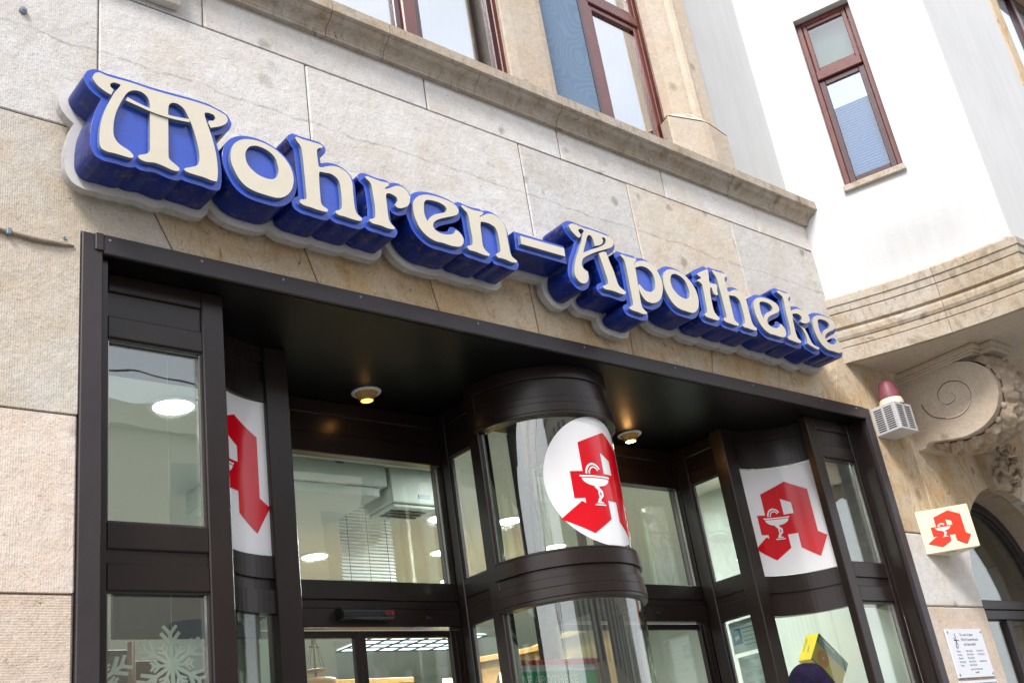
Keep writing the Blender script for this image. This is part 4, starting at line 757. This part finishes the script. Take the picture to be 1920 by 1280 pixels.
# dark wood column and counter near right door, model ship
o=empty('wooden_column',(6.95,3.0,0),'brown wooden column with a flared capital behind the right door','column')
MB().box(6.86,7.02,3.0,3.16,0,2.60).build('shaft',WOODD,o,bevel=.01); MB().box(6.80,7.08,2.96,3.2,2.60,2.66).build('capital',WOODD,o,bevel=.01)
o=empty('shelf_cupboard',(5.6,4.1,0),'honey wood cupboard top behind the left sliding door','cupboard'); MB().box(5.05,5.83,4.0,4.5,0,2.66).build('carcass',WOOD,o,bevel=.006); MB().box(5.02,5.86,3.96,4.54,2.66,2.71).build('top_board',WOOD,o,bevel=.006)
o=empty('display_shelf',(4.3,3,0),'round fronted wooden shelf under the model ship','shelf'); m=MB(); m.lathe((4.30,3.1,0),[(0,2.555),(.19,2.555),(.20,2.54),(.19,2.52),(.17,2.50),(.16,0)],24); m.build('board',WOOD,o,smooth=True)
o=empty('model_ship',(4.30,3.0,2.56),'old model ship with a bare brass mast on the round wooden shelf','model ship')
m=MB(); m.tube([(4.30,3,2.56),(4.30,3,2.86)],[.012,.007],8); m.box(4.285,4.315,2.99,3.01,2.80,2.83); m.build('mast',simple('old_brass',(.20,.15,.07),.5,.6),o)
m=MB(); m.lathe((4.30,3,2.60),[(0,.0),(.06,0),(.085,.012),(.06,.02),(0,.022)],20); m.build('crows_nest',simple('old_wood',(.20,.15,.08),.6),o)
m=MB(); 
for s_ in (-1,1):
    for k in (.05,.08): m.tube([(4.30+s_*.01,3,2.84),(4.30+s_*k,3,2.61)],.0018,5)
m.tube([(4.26,3,2.78),(4.34,3,2.775)],.005,6); m.build('rigging',METAL_G,o)['kind']='stuff'
# things in the left show window
o=empty('hanging_board',(2.15,.62,2.34),'dark grey framed board hanging behind the left lower pane','board')
frame_mb(1.862,2.55,2.335,2.75,.60,.63,.03).build('frame',DARKG,o,bevel=.003); MB().box(1.892,2.52,.612,.625,2.365,2.72).build('panel',simple('slate_panel',(.10,.10,.105),.4),o)
o=MB().tube([(1.966,.66,0),(1.966,.66,2.33)],.017,12).build('display_pole',WOODD,None,smooth=True); tag(o,'reddish brown pole behind the snowflake in the left lower pane','pole')
def snow(cx,cz,y,r,label):
    o=empty('paper_snowflake',(cx,y,cz),label,'snowflake','foam snowflakes hanging in the left window')
    m=MB(); pl=[]
    def bar(a,b,w_):
        a,b=Vector(a),Vector(b); d_=(b-a).normalized(); n_=Vector((-d_.y,d_.x))*w_; pl.append([tuple(a+n_),tuple(a-n_),tuple(b-n_),tuple(b+n_)])
    for k in range(6):
        a=R(90+60*k+3); u=Vector((math.cos(a),math.sin(a))); bar((0,0),u*r*.80,r*.042)
        for s_ in(-1,1):
            v2=Vector((math.cos(a+s_*R(40)),math.sin(a+s_*R(40))))
            bar(u*r*.48,u*r*.48+v2*r*.36,r*.04); bar(u*r*.72,u*r*.72+v2*r*.26,r*.036)
        a2=a+R(30); u=Vector((math.cos(a2),math.sin(a2))); bar((0,0),u*r*.5,r*.032)
        for s_ in(-1,1):
            v2=Vector((math.cos(a2+s_*R(42)),math.sin(a2+s_*R(42))))
            bar(u*r*.30,u*r*.30+v2*r*.20,r*.028); bar(u*r*.42,u*r*.42+v2*r*.15,r*.028)
    for i,p in enumerate(pl): m.prism([[(cx+x,cz+z) for x,z in p]],y-.004-i*.00003,y+.004+i*.00003)
    m.lathe((cx,y,cz),[(0,-.0065),(r*.13,-.0065),(r*.13,.0065),(0,.0065)],20,0,'y'); m.build('star',SNOW,o)
    m=MB(); m.tube([(cx,y,cz+r*.8),(cx+.002,y,3.75)],.0008,4); m.build('thread',WHITE,o)
snow(1.953,2.152,.24,.168,'large pale snowflake hanging behind the left lower pane')
snow(1.655,2.09,.26,.168,'pale snowflake cut off by the left edge of the lower pane')
m=MB(); 
for k in range(14):
    xa,xb=2.36+.02*k,2.38+.02*k; m.add([(xa,.78+.012*math.sin(k*2.),.3),(xb,.78+.012*math.sin((k+1)*2.),.3),(xb,.78+.012*math.sin((k+1)*2.),2.6),(xa,.78+.012*math.sin(k*2.),2.6)],[(0,1,2,3)])
tag(m.build('window_curtain',CURT,None,smooth=True),'grey folded curtain behind the left curved lower glass','curtain')
# papers on the right flanking pane (hung inside)
def sheet(z0,z1,y0_,y1_,lab,kind):
    o=empty('notice_sheet',(6.372,(y0_+y1_)/2,z0),lab,'notice','notices on the right flanking pane'); x=6.3855
    MB().box(x,x+.0015,y0_,y1_,z0,z1).build('paper',PAPER,o)
    U=(0,-1,0);V=(0,0,1); m=MB(); xx=x-.0012
    if kind==0:
        put_text(m,'Unsere Leistungen',.016,(xx,y1_-.015,z1-.035),U,V,1.2); 
        for k in range(5): m.box(xx-.0002,xx,y0_+.012,y1_-.105,z1-.058-.028*k,z1-.0545-.028*k)
        m.build('print',INK,o); MB().box(xx-.0004,xx,y1_-.092,y1_-.012,z1-.155,z1-.05).build('picture',TEALB,o)
        n=MB(); n.add([(xx-.0014,y1_-.030,z1-.105),(xx-.0014,y1_-.066,z1-.092),(xx-.0014,y1_-.074,z1-.118),(xx-.0014,y1_-.040,z1-.128)],[(0,1,2,3)]); n.build('white_tag',PAPER,o)
    else:
        put_text(m,'Lesezeiten   2016',.014,(xx,y1_-.06,z1-.03),U,V,1.1); put_text(m,'Montag',.011,(xx,y1_-.04,z1-.09),U,V); put_text(m,'Mittwoch',.011,(xx,y1_-.13,z1-.09),U,V)
        for r_ in range(5):
            for c_ in (0,1):
                for l_ in range(3): m.box(xx-.0002,xx,y1_-.10-.105*c_,y1_-.03-.105*c_+.0,z1-.112-.012*l_-.065*r_,z1-.110-.012*l_-.065*r_)
        m.build('print',INK,o)
sheet(2.262,2.475,.69,.925,'white notice with a small blue picture, upper sheet beside the right door',0)
sheet(1.75,2.235,.69,.905,'white opening-times list, lower sheet beside the right door',1)
# red framed poster in the round bay
o=empty('framed_poster',(4.45,.72,1.7),'green poster in a red frame standing in the round bay','poster')
frame_mb(4.075,4.815,1.60,2.222,.70,.725,.028).build('frame',POSTR,o,bevel=.004)
MB().box(4.103,4.787,.712,.72,2.159,2.194).build('white_band',PAPER,o); MB().box(4.103,4.787,.712,.72,1.628,2.1588).build('green_field',simple('green_poster_print',(.01,.42,.19),.4),o)
m=MB(); put_text(m,'IHRE APOTHEKE',.068,(4.128,.7105,2.089),(1,0,0),(0,0,1),1.0); m.build('title',CARDW,o)
m=MB(); put_text(m,'Apotheke',.016,(4.115,.7105,2.170),(1,0,0),(0,0,1),1.0); put_text(m,'Beratung ist unsere Sache',.012,(4.60,.7105,2.172),(1,0,0),(0,0,1),1.0); m.build('small_print',INK,o)
# yellow carton in the right window
o=empty('medicine_carton',(7.1,.69,2.0),'tilted yellow and green carton with an orange slice behind the right curved glass','carton')
A=Vector((7.10,.69,2.357)); u=Vector((.005,.1145,.0094)); vv=Vector((-.141,.022,-.179)); ww=Vector((.284,.006,-.221))
P=[A,A+u,A+vv,A+ww,A+u+vv,A+u+ww,A+vv+ww,A+u+vv+ww]
m=MB(); m.add(P,[(0,1,4,2),(0,2,6,3),(0,3,5,1),(7,4,1,5),(7,6,2,4),(7,5,3,6)],0); m.build('box',[YEL],o,bevel=.002)
nrm=vv.cross(ww).normalized(); 
if nrm.dot(Vector((0,-4,1.35))-A)<0: nrm=-nrm
def face_pt(s,t_,l=.0015): return A+vv*t_+ww*s+nrm*l
m=MB(); m.add([face_pt(0,0),face_pt(1,0),face_pt(1,.34),face_pt(0,.34)],[(0,1,2,3)]); m.add([face_pt(0,.94),face_pt(1,.94),face_pt(1,1),face_pt(0,1)],[(0,1,2,3)]); m.build('green_band',GREEN,o)
m=MB(); cc_=[face_pt(.30+.25*math.cos(R(a))*.75,.64+.26*math.sin(R(a)),.0025) for a in range(0,360,12)]; m.add(cc_,[tuple(range(len(cc_)))]); m.build('orange_slice',ORANGE,o)
m=MB(); cc_=[face_pt(.30+.035*math.cos(R(a)),.62+.045*math.sin(R(a)),.0035) for a in range(0,360,30)]; m.add(cc_,[tuple(range(len(cc_)))]); m.add([face_pt(0,.34,.0022),face_pt(1,.34,.0022),face_pt(1,.36,.0022),face_pt(0,.36,.0022)],[(0,1,2,3)])
put_text(m,'Zinkletten',.044,face_pt(.05,.155,.0026),ww,-vv); put_text(m,'Verla',.044,face_pt(.05,.31,.0026),ww,-vv); m.build('white_print',CARDW,o)
n2=u.cross(vv).normalized(); 
if n2.dot(Vector((0,-4,1.35))-A)<0: n2=-n2
m=MB(); put_text(m,'Zinkletten',.028,A+u*.75+vv*.15+n2*.0012,vv,u); put_text(m,'Verla',.028,A+u*.38+vv*.45+n2*.0012,vv,u); m.build('green_print',GREEN,o)
# ------------------------------------------------------------------ alarm siren with dome
o=empty('alarm_siren',(7.6,0,3.66),'slotted white alarm box with a faded plum dome beside the shopfront corner','alarm')
x0,x1,yf,z0,z1=7.47,7.72,-.205,3.665,3.885
MB().box(x0,x1,yf,-.001,z0,z1).build('housing',SIRENW,o,bevel=.004)
m=MB()
for c_ in(0,1):
    for k in range(11): z=z0+.022+k*.0165; m.box(x0-.0012,x0+.001,yf+.03+.085*c_,yf+.095+.085*c_,z,z+.008)
    for k in range(11): z=z0+.022+k*.0165; m.box(x0+.03+.11*c_,x0+.105+.11*c_,yf-.0012,yf+.001,z,z+.008)
m.build('vent_slots',BLACK,o)['kind']='stuff'
m=MB(); m.lathe((7.60,-.12,z1),[(.092,0),(.090,.03),(.082,.055),(.0,.056)],32); m.build('collar',SIRENC,o,smooth=True)
m=MB(); m.lathe((7.60,-.12,z1),[(.082,.052),(.083,.07),(.070,.13),(.058,.18),(.048,.20),(.030,.212),(.0,.215)],32); m.build('dome',PLUM,o,smooth=True)
# ------------------------------------------------------------------ gold wedge sign
o=empty('wedge_sign',(7.80,0,2.76),'pale gold wedge-shaped sign with a small red gothic A on the stone pier','sign')
a,b,cx_=Vector((7.665,-.004)),Vector((7.93,-.293)),Vector((8.03,-.004)); z0,z1=2.768,3.09
MB().prism([[tuple(a),tuple(b),tuple(cx_)]],z0,z1,'z').build('case',GOLD,o,bevel=.004)
uu=(b-a).normalized(); nn=Vector((uu.y,-uu.x)); Wf=(b-a).length
def gf(s,t_,l): p=a+uu*s+nn*l; return (p.x,p.y,z0+t_)
def gpoly(loops,l0,l1,name,mat,parent):
    flat=[p for l in loops for p in l]; tr=tessellate_polygon([[Vector((p[0],p[1],0)) for p in l] for l in loops]); N=len(flat)
    v=[gf(*p,l1) for p in flat]+[gf(*p,l0) for p in flat]; f=[tuple(t_) for t_ in tr]; k=0
    for l in loops:
        for i in range(len(l)): f.append((k+i,k+(i+1)%len(l),k+(i+1)%len(l)+N,k+i+N))
        k+=len(l)
    return mobj(name,v,f,mat,parent)
sg=lambda s,z:(.035+(s-.009)/.571*.315,.032+(z-.09)/.575*.262)
A_=gpoly([[sg(*p) for p in LA],[sg(*p) for p in LI]],0,.007,'red_letter',REDG,o)
for p in BOWL: gpoly([[sg(*q_) for q_ in p]],.007,.009,'cup_and_snake',WHITE,A_)
m=MB(); m.lathe((7.86,-.09,z0),[(.045,-.004),(.03,-.004),(.03,0)],20); m.build('bottom_cap',WHITE,o)
# ------------------------------------------------------------------ doctor's plate
o=empty('name_plate',(7.84,0,1.89),'white enamel doctor\'s plate with blue lettering on the stone pier','name plate')
x0,x1,z0,z1=7.579,8.100,1.888,2.226
MB().box(x0,x1,-.016,-.004,z0,z1).build('sheet',SHEET,o,bevel=.002)
m=MB(); X=(1,0,0);Z_=(0,0,1); yy=-.0175
for i,s_ in enumerate(('Dr. med. A. Jahne','FA für Frauenheilkunde','und Geburtshilfe')): put_text(m,s_,.026,(x0+.185+(.0 if i<2 else .015),yy,z1-.048-.034*i),X,Z_,1.0)
rows=(('Montag','8.00-12.00 Uhr','15.00-18.00 Uhr'),('Dienstag','8.00-12.00 Uhr','15.00-18.00 Uhr'),('Mittwoch','8.00-12.00 Uhr',''),('Donnerstag','8.00-12.00 Uhr','15.00-18.00 Uhr'),('Freitag','8.00-12.00 Uhr',''))
for i,r_ in enumerate(rows):
    z=z1-.160-.0245*i
    for s_,xx in zip(r_,(x0+.075,x0+.205,x0+.355)):
        if s_: put_text(m,s_,.0175,(xx,yy,z),X,Z_,.95)
put_text(m,'sowie nach Vereinbarung',.017,(x0+.195,yy,z0+.052),X,Z_); put_text(m,'5644077',.017,(x0+.25,yy,z0+.028),X,Z_)
m.tube([(x0+.11,yy,z1-.03),(x0+.115,yy,z1-.07),(x0+.10,yy,z1-.10),(x0+.085,yy,z1-.12),(x0+.10,yy,z1-.135),(x0+.12,yy,z1-.115),(x0+.105,yy,z1-.08),(x0+.085,yy,z1-.06)],.002,5); m.tube([(x0+.08,yy,z1-.078),(x0+.15,yy,z1-.078)],.002,5)
m.build('lettering',INK,o)
m=MB(); 
for x in (x0+.022,x1-.022):
    for z in (z0+.022,z1-.022): m.lathe((x,-.016,z),[(0,-.005),(.007,-.004),(.009,0)],10,0,'y')
m.build('screws',STEEL,o)['kind']='stuff'
o=empty('lower_plate',(7.84,0,1.5),'pale plate framed in a thin line just below the doctor\'s plate','name plate')
MB().box(7.565,8.115,-.014,-.004,1.55,1.868).build('sheet',SHEET,o,bevel=.002); frame_mb(7.585,8.095,1.57,1.850,-.0155,-.0142,.004).build('border',INK,o)
# ------------------------------------------------------------------ cable on the wall
o=empty('wall_cable',(1.2,0,3.8),'brown painted cable clipped to the stone left of the shopfront','cable')
m=MB(); m.tube([(-1.5,-.010,3.83),(.6,-.011,3.815),(1.05,-.011,3.811),(1.156,-.010,3.806),(1.22,-.012,3.800),(1.28,-.010,3.796),(1.34,-.011,3.797),(1.40,-.010,3.800),(1.448,-.006,3.805)],[.009]*5+[.011,.010,.008,.004],8); m.build('cable',CABLE,o,smooth=True)
m=MB(); m.box(1.178,1.196,-.026,0,3.786,3.816); m.build('clip',STEEL,o,bevel=.003)
o=MB().lathe((1.412,-.0,3.835),[(0,-.003),(.006,-.006),(.009,-.002),(.009,0)],10,0,'y').build('wall_plug',STEEL); tag(o,'small grey wall plug just above the brown cable','wall plug')

o=empty('display_backdrop',(2.0,.9,0),'brown wooden backdrop boards behind the snowflakes in the left window','backdrop')
for k in range(5): MB().box(1.52+.18*k,1.697+.18*k,.90,.92,0,2.45-.05*k).build('board',WOODD if k%2 else simple('tan_board_%d'%k,(.16,.10,.055),.5,0,.5,.2,3),o,bevel=.003)
m=MB()
for k,(y,z) in enumerate(((-6.2,7.6),(-7.4,8.2),(-8.1,7.2),(-9.2,8.6))): m=MB(); m.tube([(x,y+.3*math.sin(x*.2+k),z-.25*math.cos((x-4)*.12+k)) for x in range(-20,31,2)],.014,5); tag(m.build('overhead_wire',BLACK,None,smooth=True),('lowest','second','third','highest')[(1,2,0,3)[k]]+' black tram wire over the street mirrored in the panes','wire','overhead wires above the street')
# ------------------------------------------------------------------ the lettering sign
def smooth_poly(p,sub=4,corner=42):
    n=len(p); P=[Vector((x/1000,z/1000)) for x,z in p]; cn=[]
    for i in range(n):
        a=(P[i]-P[i-1]); b=(P[(i+1)%n]-P[i]); cn.append(a.length<1e-6 or b.length<1e-6 or abs(a.angle(b))>R(corner))
    out=[]
    for i in range(n):
        p0,p1,p2,p3=P[i-1],P[i],P[(i+1)%n],P[(i+2)%n]
        m1=Vector((0,0)) if cn[i] else (p2-p0)*.5; m2=Vector((0,0)) if cn[(i+1)%n] else (p3-p1)*.5
        L=(p2-p1).length
        if cn[i]: m1=(p2-p1)*.8
        if cn[(i+1)%n]: m2=(p2-p1)*.8
        if m1.length>1.4*L: m1=m1.normalized()*1.4*L
        if m2.length>1.4*L: m2=m2.normalized()*1.4*L
        for k in range(sub):
            t_=k/sub; out.append(p1*(2*t_**3-3*t_**2+1)+m1*(t_**3-2*t_**2+t_)+p2*(-2*t_**3+3*t_**2)+m2*(t_**3-t_**2))
    return [(v_.x,v_.y) for v_ in out]
GS={k:[smooth_poly(p) for p in v] if k!='-' else [[(x/1000,z/1000) for x,z in p] for p in v] for k,v in GLYPH.items()}
def sh(loops,dx): return [[(x+dx,z) for x,z in l] for l in loops]
order=[('M',[GS['M'],GS['M2']]),('o',[GS['o']]),('h',[GS['h']]),('r',[GS['r']]),('e',[GS['e']]),('n',[GS['n']]),('hyphen',[GS['-']]),('A',[GS['A'],GS['A2']]),('p',[GS['p'],GS['p2']]),
 ('o',[sh(GS['o'],2.887)]),('t',[GS['t']]),('h',[sh(GS['h'],3.080)]),('e',[sh(GS['e'],2.789)]),('k',[GS['k'],GS['k2']]),('e',[sh(GS['e'],3.463)])]
H=.004; GX0,GZ0=1.22,3.86; NX,NZ=1440,190
XX,ZZ=np.meshgrid(GX0+H*np.arange(NX),GZ0+H*np.arange(NZ),indexing='ij')
def dist_field(polys,pad=.16):
    D=np.full((NX,NZ),9.); a=np.array([p for l in polys for p in l]); i0=max(0,int((a[:,0].min()-pad-GX0)/H)); i1=min(NX,int((a[:,0].max()+pad-GX0)/H)+1)
    X=XX[i0:i1];Z=ZZ[i0:i1]; d=np.full(X.shape,81.)
    for l in polys:
        inside=np.zeros(X.shape,bool); n=len(l)
        for i in range(n):
            (x0,z0),(x1,z1)=l[i],l[(i+1)%n]; dx,dz=x1-x0,z1-z0; q=dx*dx+dz*dz
            if q<1e-12: continue
            t_=np.clip(((X-x0)*dx+(Z-z0)*dz)/q,0,1); d=np.minimum(d,(X-x0-t_*dx)**2+(Z-z0-t_*dz)**2)
            c_=(z0>Z)!=(z1>Z)
            with np.errstate(divide='ignore',invalid='ignore'): inside^=c_&(X<(dx*(Z-z0)/(dz if abs(dz)>1e-12 else 1e-12)+x0))
        d[inside]=0
    D[i0:i1]=np.sqrt(d); return D
def contours(F):
    """closed iso-lines F=0, linear interpolation"""
    s=F<0; segs={}
    def pt(i,j,k):
        if k==0: a,b=(i,j),(i+1,j)
        else: a,b=(i,j),(i,j+1)
        fa,fb=F[a],F[b]; t_=fa/(fa-fb); return (GX0+H*(a[0]+t_*(b[0]-a[0])),GZ0+H*(a[1]+t_*(b[1]-a[1])))
    c=s[:-1,:-1]+2*s[1:,:-1]+4*s[1:,1:]+8*s[:-1,1:].astype(int); c=s[:-1,:-1].astype(int)+2*s[1:,:-1].astype(int)+4*s[1:,1:].astype(int)+8*s[:-1,1:].astype(int)
    T={1:[(3,0)],2:[(0,1)],3:[(3,1)],4:[(1,2)],5:[(3,2),(1,0)],6:[(0,2)],7:[(3,2)],8:[(2,3)],9:[(2,0)],10:[(2,1),(0,3)],11:[(2,1)],12:[(1,3)],13:[(1,0)],14:[(0,3)]}
    for i,j in zip(*np.nonzero((c>0)&(c<15))):
        E={0:(i,j,0),1:(i+1,j,1),2:(i,j+1,0),3:(i,j,1)}
        for a,b in T[int(c[i,j])]: segs[E[a]]=E[b]
    loops=[]
    while segs:
        st=next(iter(segs)); k=st; l=[]
        while k in segs: l.append(pt(*k)); k=segs.pop(k)
        if len(l)>12: loops.append(l)
    return loops
def simplify(l,tol=.0005):
    def dp(p):
        if len(p)<3: return p
        a=np.array(p[0]);b=np.array(p[-1]);d_=b-a;n=np.hypot(*d_); q=np.array(p)
        ds=np.abs(d_[0]*(q[:,1]-a[1])-d_[1]*(q[:,0]-a[0]))/n if n>1e-9 else np.hypot(*(q-a).T)
        i=int(ds.argmax())
        if ds[i]<tol: return [p[0],p[-1]]
        return dp(p[:i+1])[:-1]+dp(p[i:])
    h=len(l)//2; return dp(l[:h+1])[:-1]+dp(l[h:]+[l[0]])[:-1]
area=lambda l: abs(sum(l[i][0]*l[(i+1)%len(l)][1]-l[(i+1)%len(l)][0]*l[i][1] for i in range(len(l))))/2
SG=empty('letter_sign',(4.1,0,4.0),'blue and cream channel-letter sign reading Mohren-Apotheke over the shopfront','sign')
DF=[]
for nm,gl in order: DF.append(dist_field([l for g in gl for l in g[:1]]))   # outer outlines only: counters stay closed
DF=np.stack(DF)
YB0,YF,YL=-.095,-.27,-.292
SHD=.004
for i,(nm,gl) in enumerate(order):
    oth=np.delete(DF,i,0).min(0)
    if nm=='hyphen':
        lo=[[(3.728,4.218),(4.108,4.218),(4.108,4.335),(3.728,4.335)]]
    else:
        F=np.maximum(DF[i]-.0295,(DF[i]-oth)/2+.0006)
        lo=[simplify(l) for l in contours(F)]; lo=[l for l in lo if area(l)>.004]; lo=[max(lo,key=area)]
        lo=[[(x,z-SHD*(1 if z<4.25 else -.3)*min(1,abs(z-4.25)/.1)) for x,z in l] for l in lo]
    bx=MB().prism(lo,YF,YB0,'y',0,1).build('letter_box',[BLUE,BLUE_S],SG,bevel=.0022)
    bx['label']='blue channel box behind the %s'%('hyphen' if nm=='hyphen' else 'letter '+nm)
    for k,g in enumerate(gl):
        yl=YL-(.007 if nm=='M' and k==1 else .0012*k)
        f_=MB().prism(g,yl,YF+.001,'y',0,1).build('letter_face',[CREAM,STEEL],bx,bevel=.0012)
DA=DF.min(0); lo=contours(DA-.064); lo=[simplify(l,.0008) for l in lo if area(l)>.02]
lo=[max(lo,key=area)]
MB().prism(lo,-.082,-.042,'y',0,1).build('backing_panel',[BACKW,BACKS],SG)
MB().prism(lo,-.0405,-.037,'y').build('backing_sheet',BACKS,SG)
m=MB()
for x,z in ((1.6,4.2),(2.6,4.2),(3.4,4.2),(4.4,4.2),(5.4,4.2),(6.4,4.2)): m.box(x,x+.04,-.036,.01,z,z+.04)
m.build('bracket',METAL_G,SG)
# ------------------------------------------------------------------ person with a beanie (only the cap shows over the lower edge)
def skin_body(name,verts,edges,rad,mat,parent,levels=2):
    me=bpy.data.meshes.new(name); me.from_pydata(verts,edges,[]); o=bpy.data.objects.new(name,me); link(o,parent)
    o.modifiers.new('skin','SKIN'); 
    for i,r_ in enumerate(rad): me.skin_vertices[0].data[i].radius=(r_,r_)
    me.skin_vertices[0].data[0].use_root=True
    s=o.modifiers.new('sub','SUBSURF'); s.levels=levels; s.render_levels=levels; me.materials.append(mat); return o
PX,PY=4.60,-.86; k=1.0
PE=empty('person',(PX,PY,0),'person in a navy knitted cap passing in front of the shop window','person')
V_=[(0,0,.96),(0,0,1.14),(0,0,1.36),(0,0,1.50),(0,-.01,1.56),(.17,0,1.45),(.23,.02,1.18),(.22,-.08,.95),(-.17,0,1.45),(-.23,.0,1.18),(-.22,.06,.95),(.10,0,.90),(.11,-.03,.50),(.11,.02,.09),(.13,-.13,.04),(-.10,0,.90),(-.11,.03,.50),(-.11,.10,.10),(-.12,-.03,.04)]
Eg=[(0,1),(1,2),(2,3),(3,4),(2,5),(5,6),(6,7),(2,8),(8,9),(9,10),(0,11),(11,12),(12,13),(13,14),(0,15),(15,16),(16,17),(17,18)]
rd=[.15,.14,.16,.07,.06,.075,.055,.042,.075,.055,.042,.10,.07,.05,.045,.10,.07,.05,.045]
skin_body('coat_and_trousers',[(PX+x,PY+y,z) for x,y,z in V_],Eg,rd,COAT,PE)
hd=MB(); 
hd.lathe((PX,PY,0),[(.0,1.53),(.055,1.54),(.06,1.58),(.068,1.62),(.078,1.66),(.083,1.72),(.08,1.78),(.06,1.83),(0,1.85)],24); h_=hd.build('head',SKIN,PE,smooth=True)
m=MB(); m.lathe((PX-.078,PY-.02,1.69),[(0,-.03),(.012,-.02),(.014,0),(.012,.02),(0,.03)],8); m.lathe((PX+.078,PY-.02,1.69),[(0,-.03),(.012,-.02),(.014,0),(.012,.02),(0,.03)],8); m.lathe((PX,PY-.088,1.68),[(0,-.02),(.012,-.012),(.010,.01),(0,.03)],8); m.build('ears_and_nose',SKIN,h_,smooth=True)
v=[];NU,NV=48,22
for j in range(NV+1):
    t_=j/NV; th=t_*math.pi*.56
    for i in range(NU):
        a=2*math.pi*i/NU; r_=.101*math.sin(th)**.75; z=1.745+.138*math.cos(th)**(1 if math.cos(th)>0 else 1)
        lump=1+.045*math.sin(2*a+3*t_+.6)+.03*math.sin(3*a-7*t_)+.012*math.sin(5*a+9*t_); zz=z-.020*math.cos(a+.75)*math.sin(th)-.016*math.exp(-((a-5.6)/.35)**2)*math.sin(th)+.006*math.sin(4*a+5*t_)*math.sin(th)
        v.append((PX+r_*lump*math.cos(a)*1.05-.010*(1-t_),PY+r_*lump*math.sin(a)*1.12,zz))
f=[(j*NU+i,j*NU+(i+1)%NU,(j+1)*NU+(i+1)%NU,(j+1)*NU+i) for j in range(NV) for i in range(NU)]
mobj('knitted_cap',v,f,NAVY,h_,smooth=True)
# ------------------------------------------------------------------ the other side of the street (only seen mirrored in the glass)
OB=empty('opposite_building',(2,-15,0),'cream house row across the street mirrored in the shop glass','building')
m=MB(); m.box(-4,30,-22,-15,0,9.5); m.build('wall',OPP,OB)
MB().box(-4.2,30.2,-15.35,-14.8,9.4,9.9).build('cornice',OPP,OB)
win=None
for r_ in range(3):
    for c_ in range(14):
        x=-2.6+c_*2.3; z=1.0+r_*3.0
        if win is None: win=MB().box(x,x+1.1,-15,-14.985,z,z+1.8).build('window',OPPG,OB); bx_,bz_=x,z
        else: o=win.copy(); col.objects.link(o); o.location=(x-bx_,0,z-bz_); o.parent=OB; o.matrix_parent_inverse=Matrix.Translation(-OB.location)
TR=empty('bare_tree',(-9,-10,0),'bare leafless street tree mirrored in the shop glass','tree')
m=MB(); rnd=random.Random(11)
def branch(p,d_,l,r_,n):
    q=[p]; dd=d_.copy()
    for k in range(4): dd=(dd+Vector((rnd.uniform(-.18,.18),rnd.uniform(-.18,.18),rnd.uniform(-.05,.12)))).normalized(); q.append(q[-1]+dd*l/4)
    m.tube(q,[r_*(1-.12*k) for k in range(5)],5 if n<2 else 4,cap=False)
    if n>0:
        for k in range(3):
            a=rnd.uniform(0,6.28); s_=Vector((math.cos(a),math.sin(a),rnd.uniform(.3,1.0))).normalized(); branch(q[rnd.choice([2,3,4])],(dd*.6+s_*.8).normalized(),l*.68,r_*.55,n-1)
branch(Vector((-9,-10,0)),Vector((0,0,1)),3.6,.17,5); m.build('trunk_and_limbs',BARK,TR)
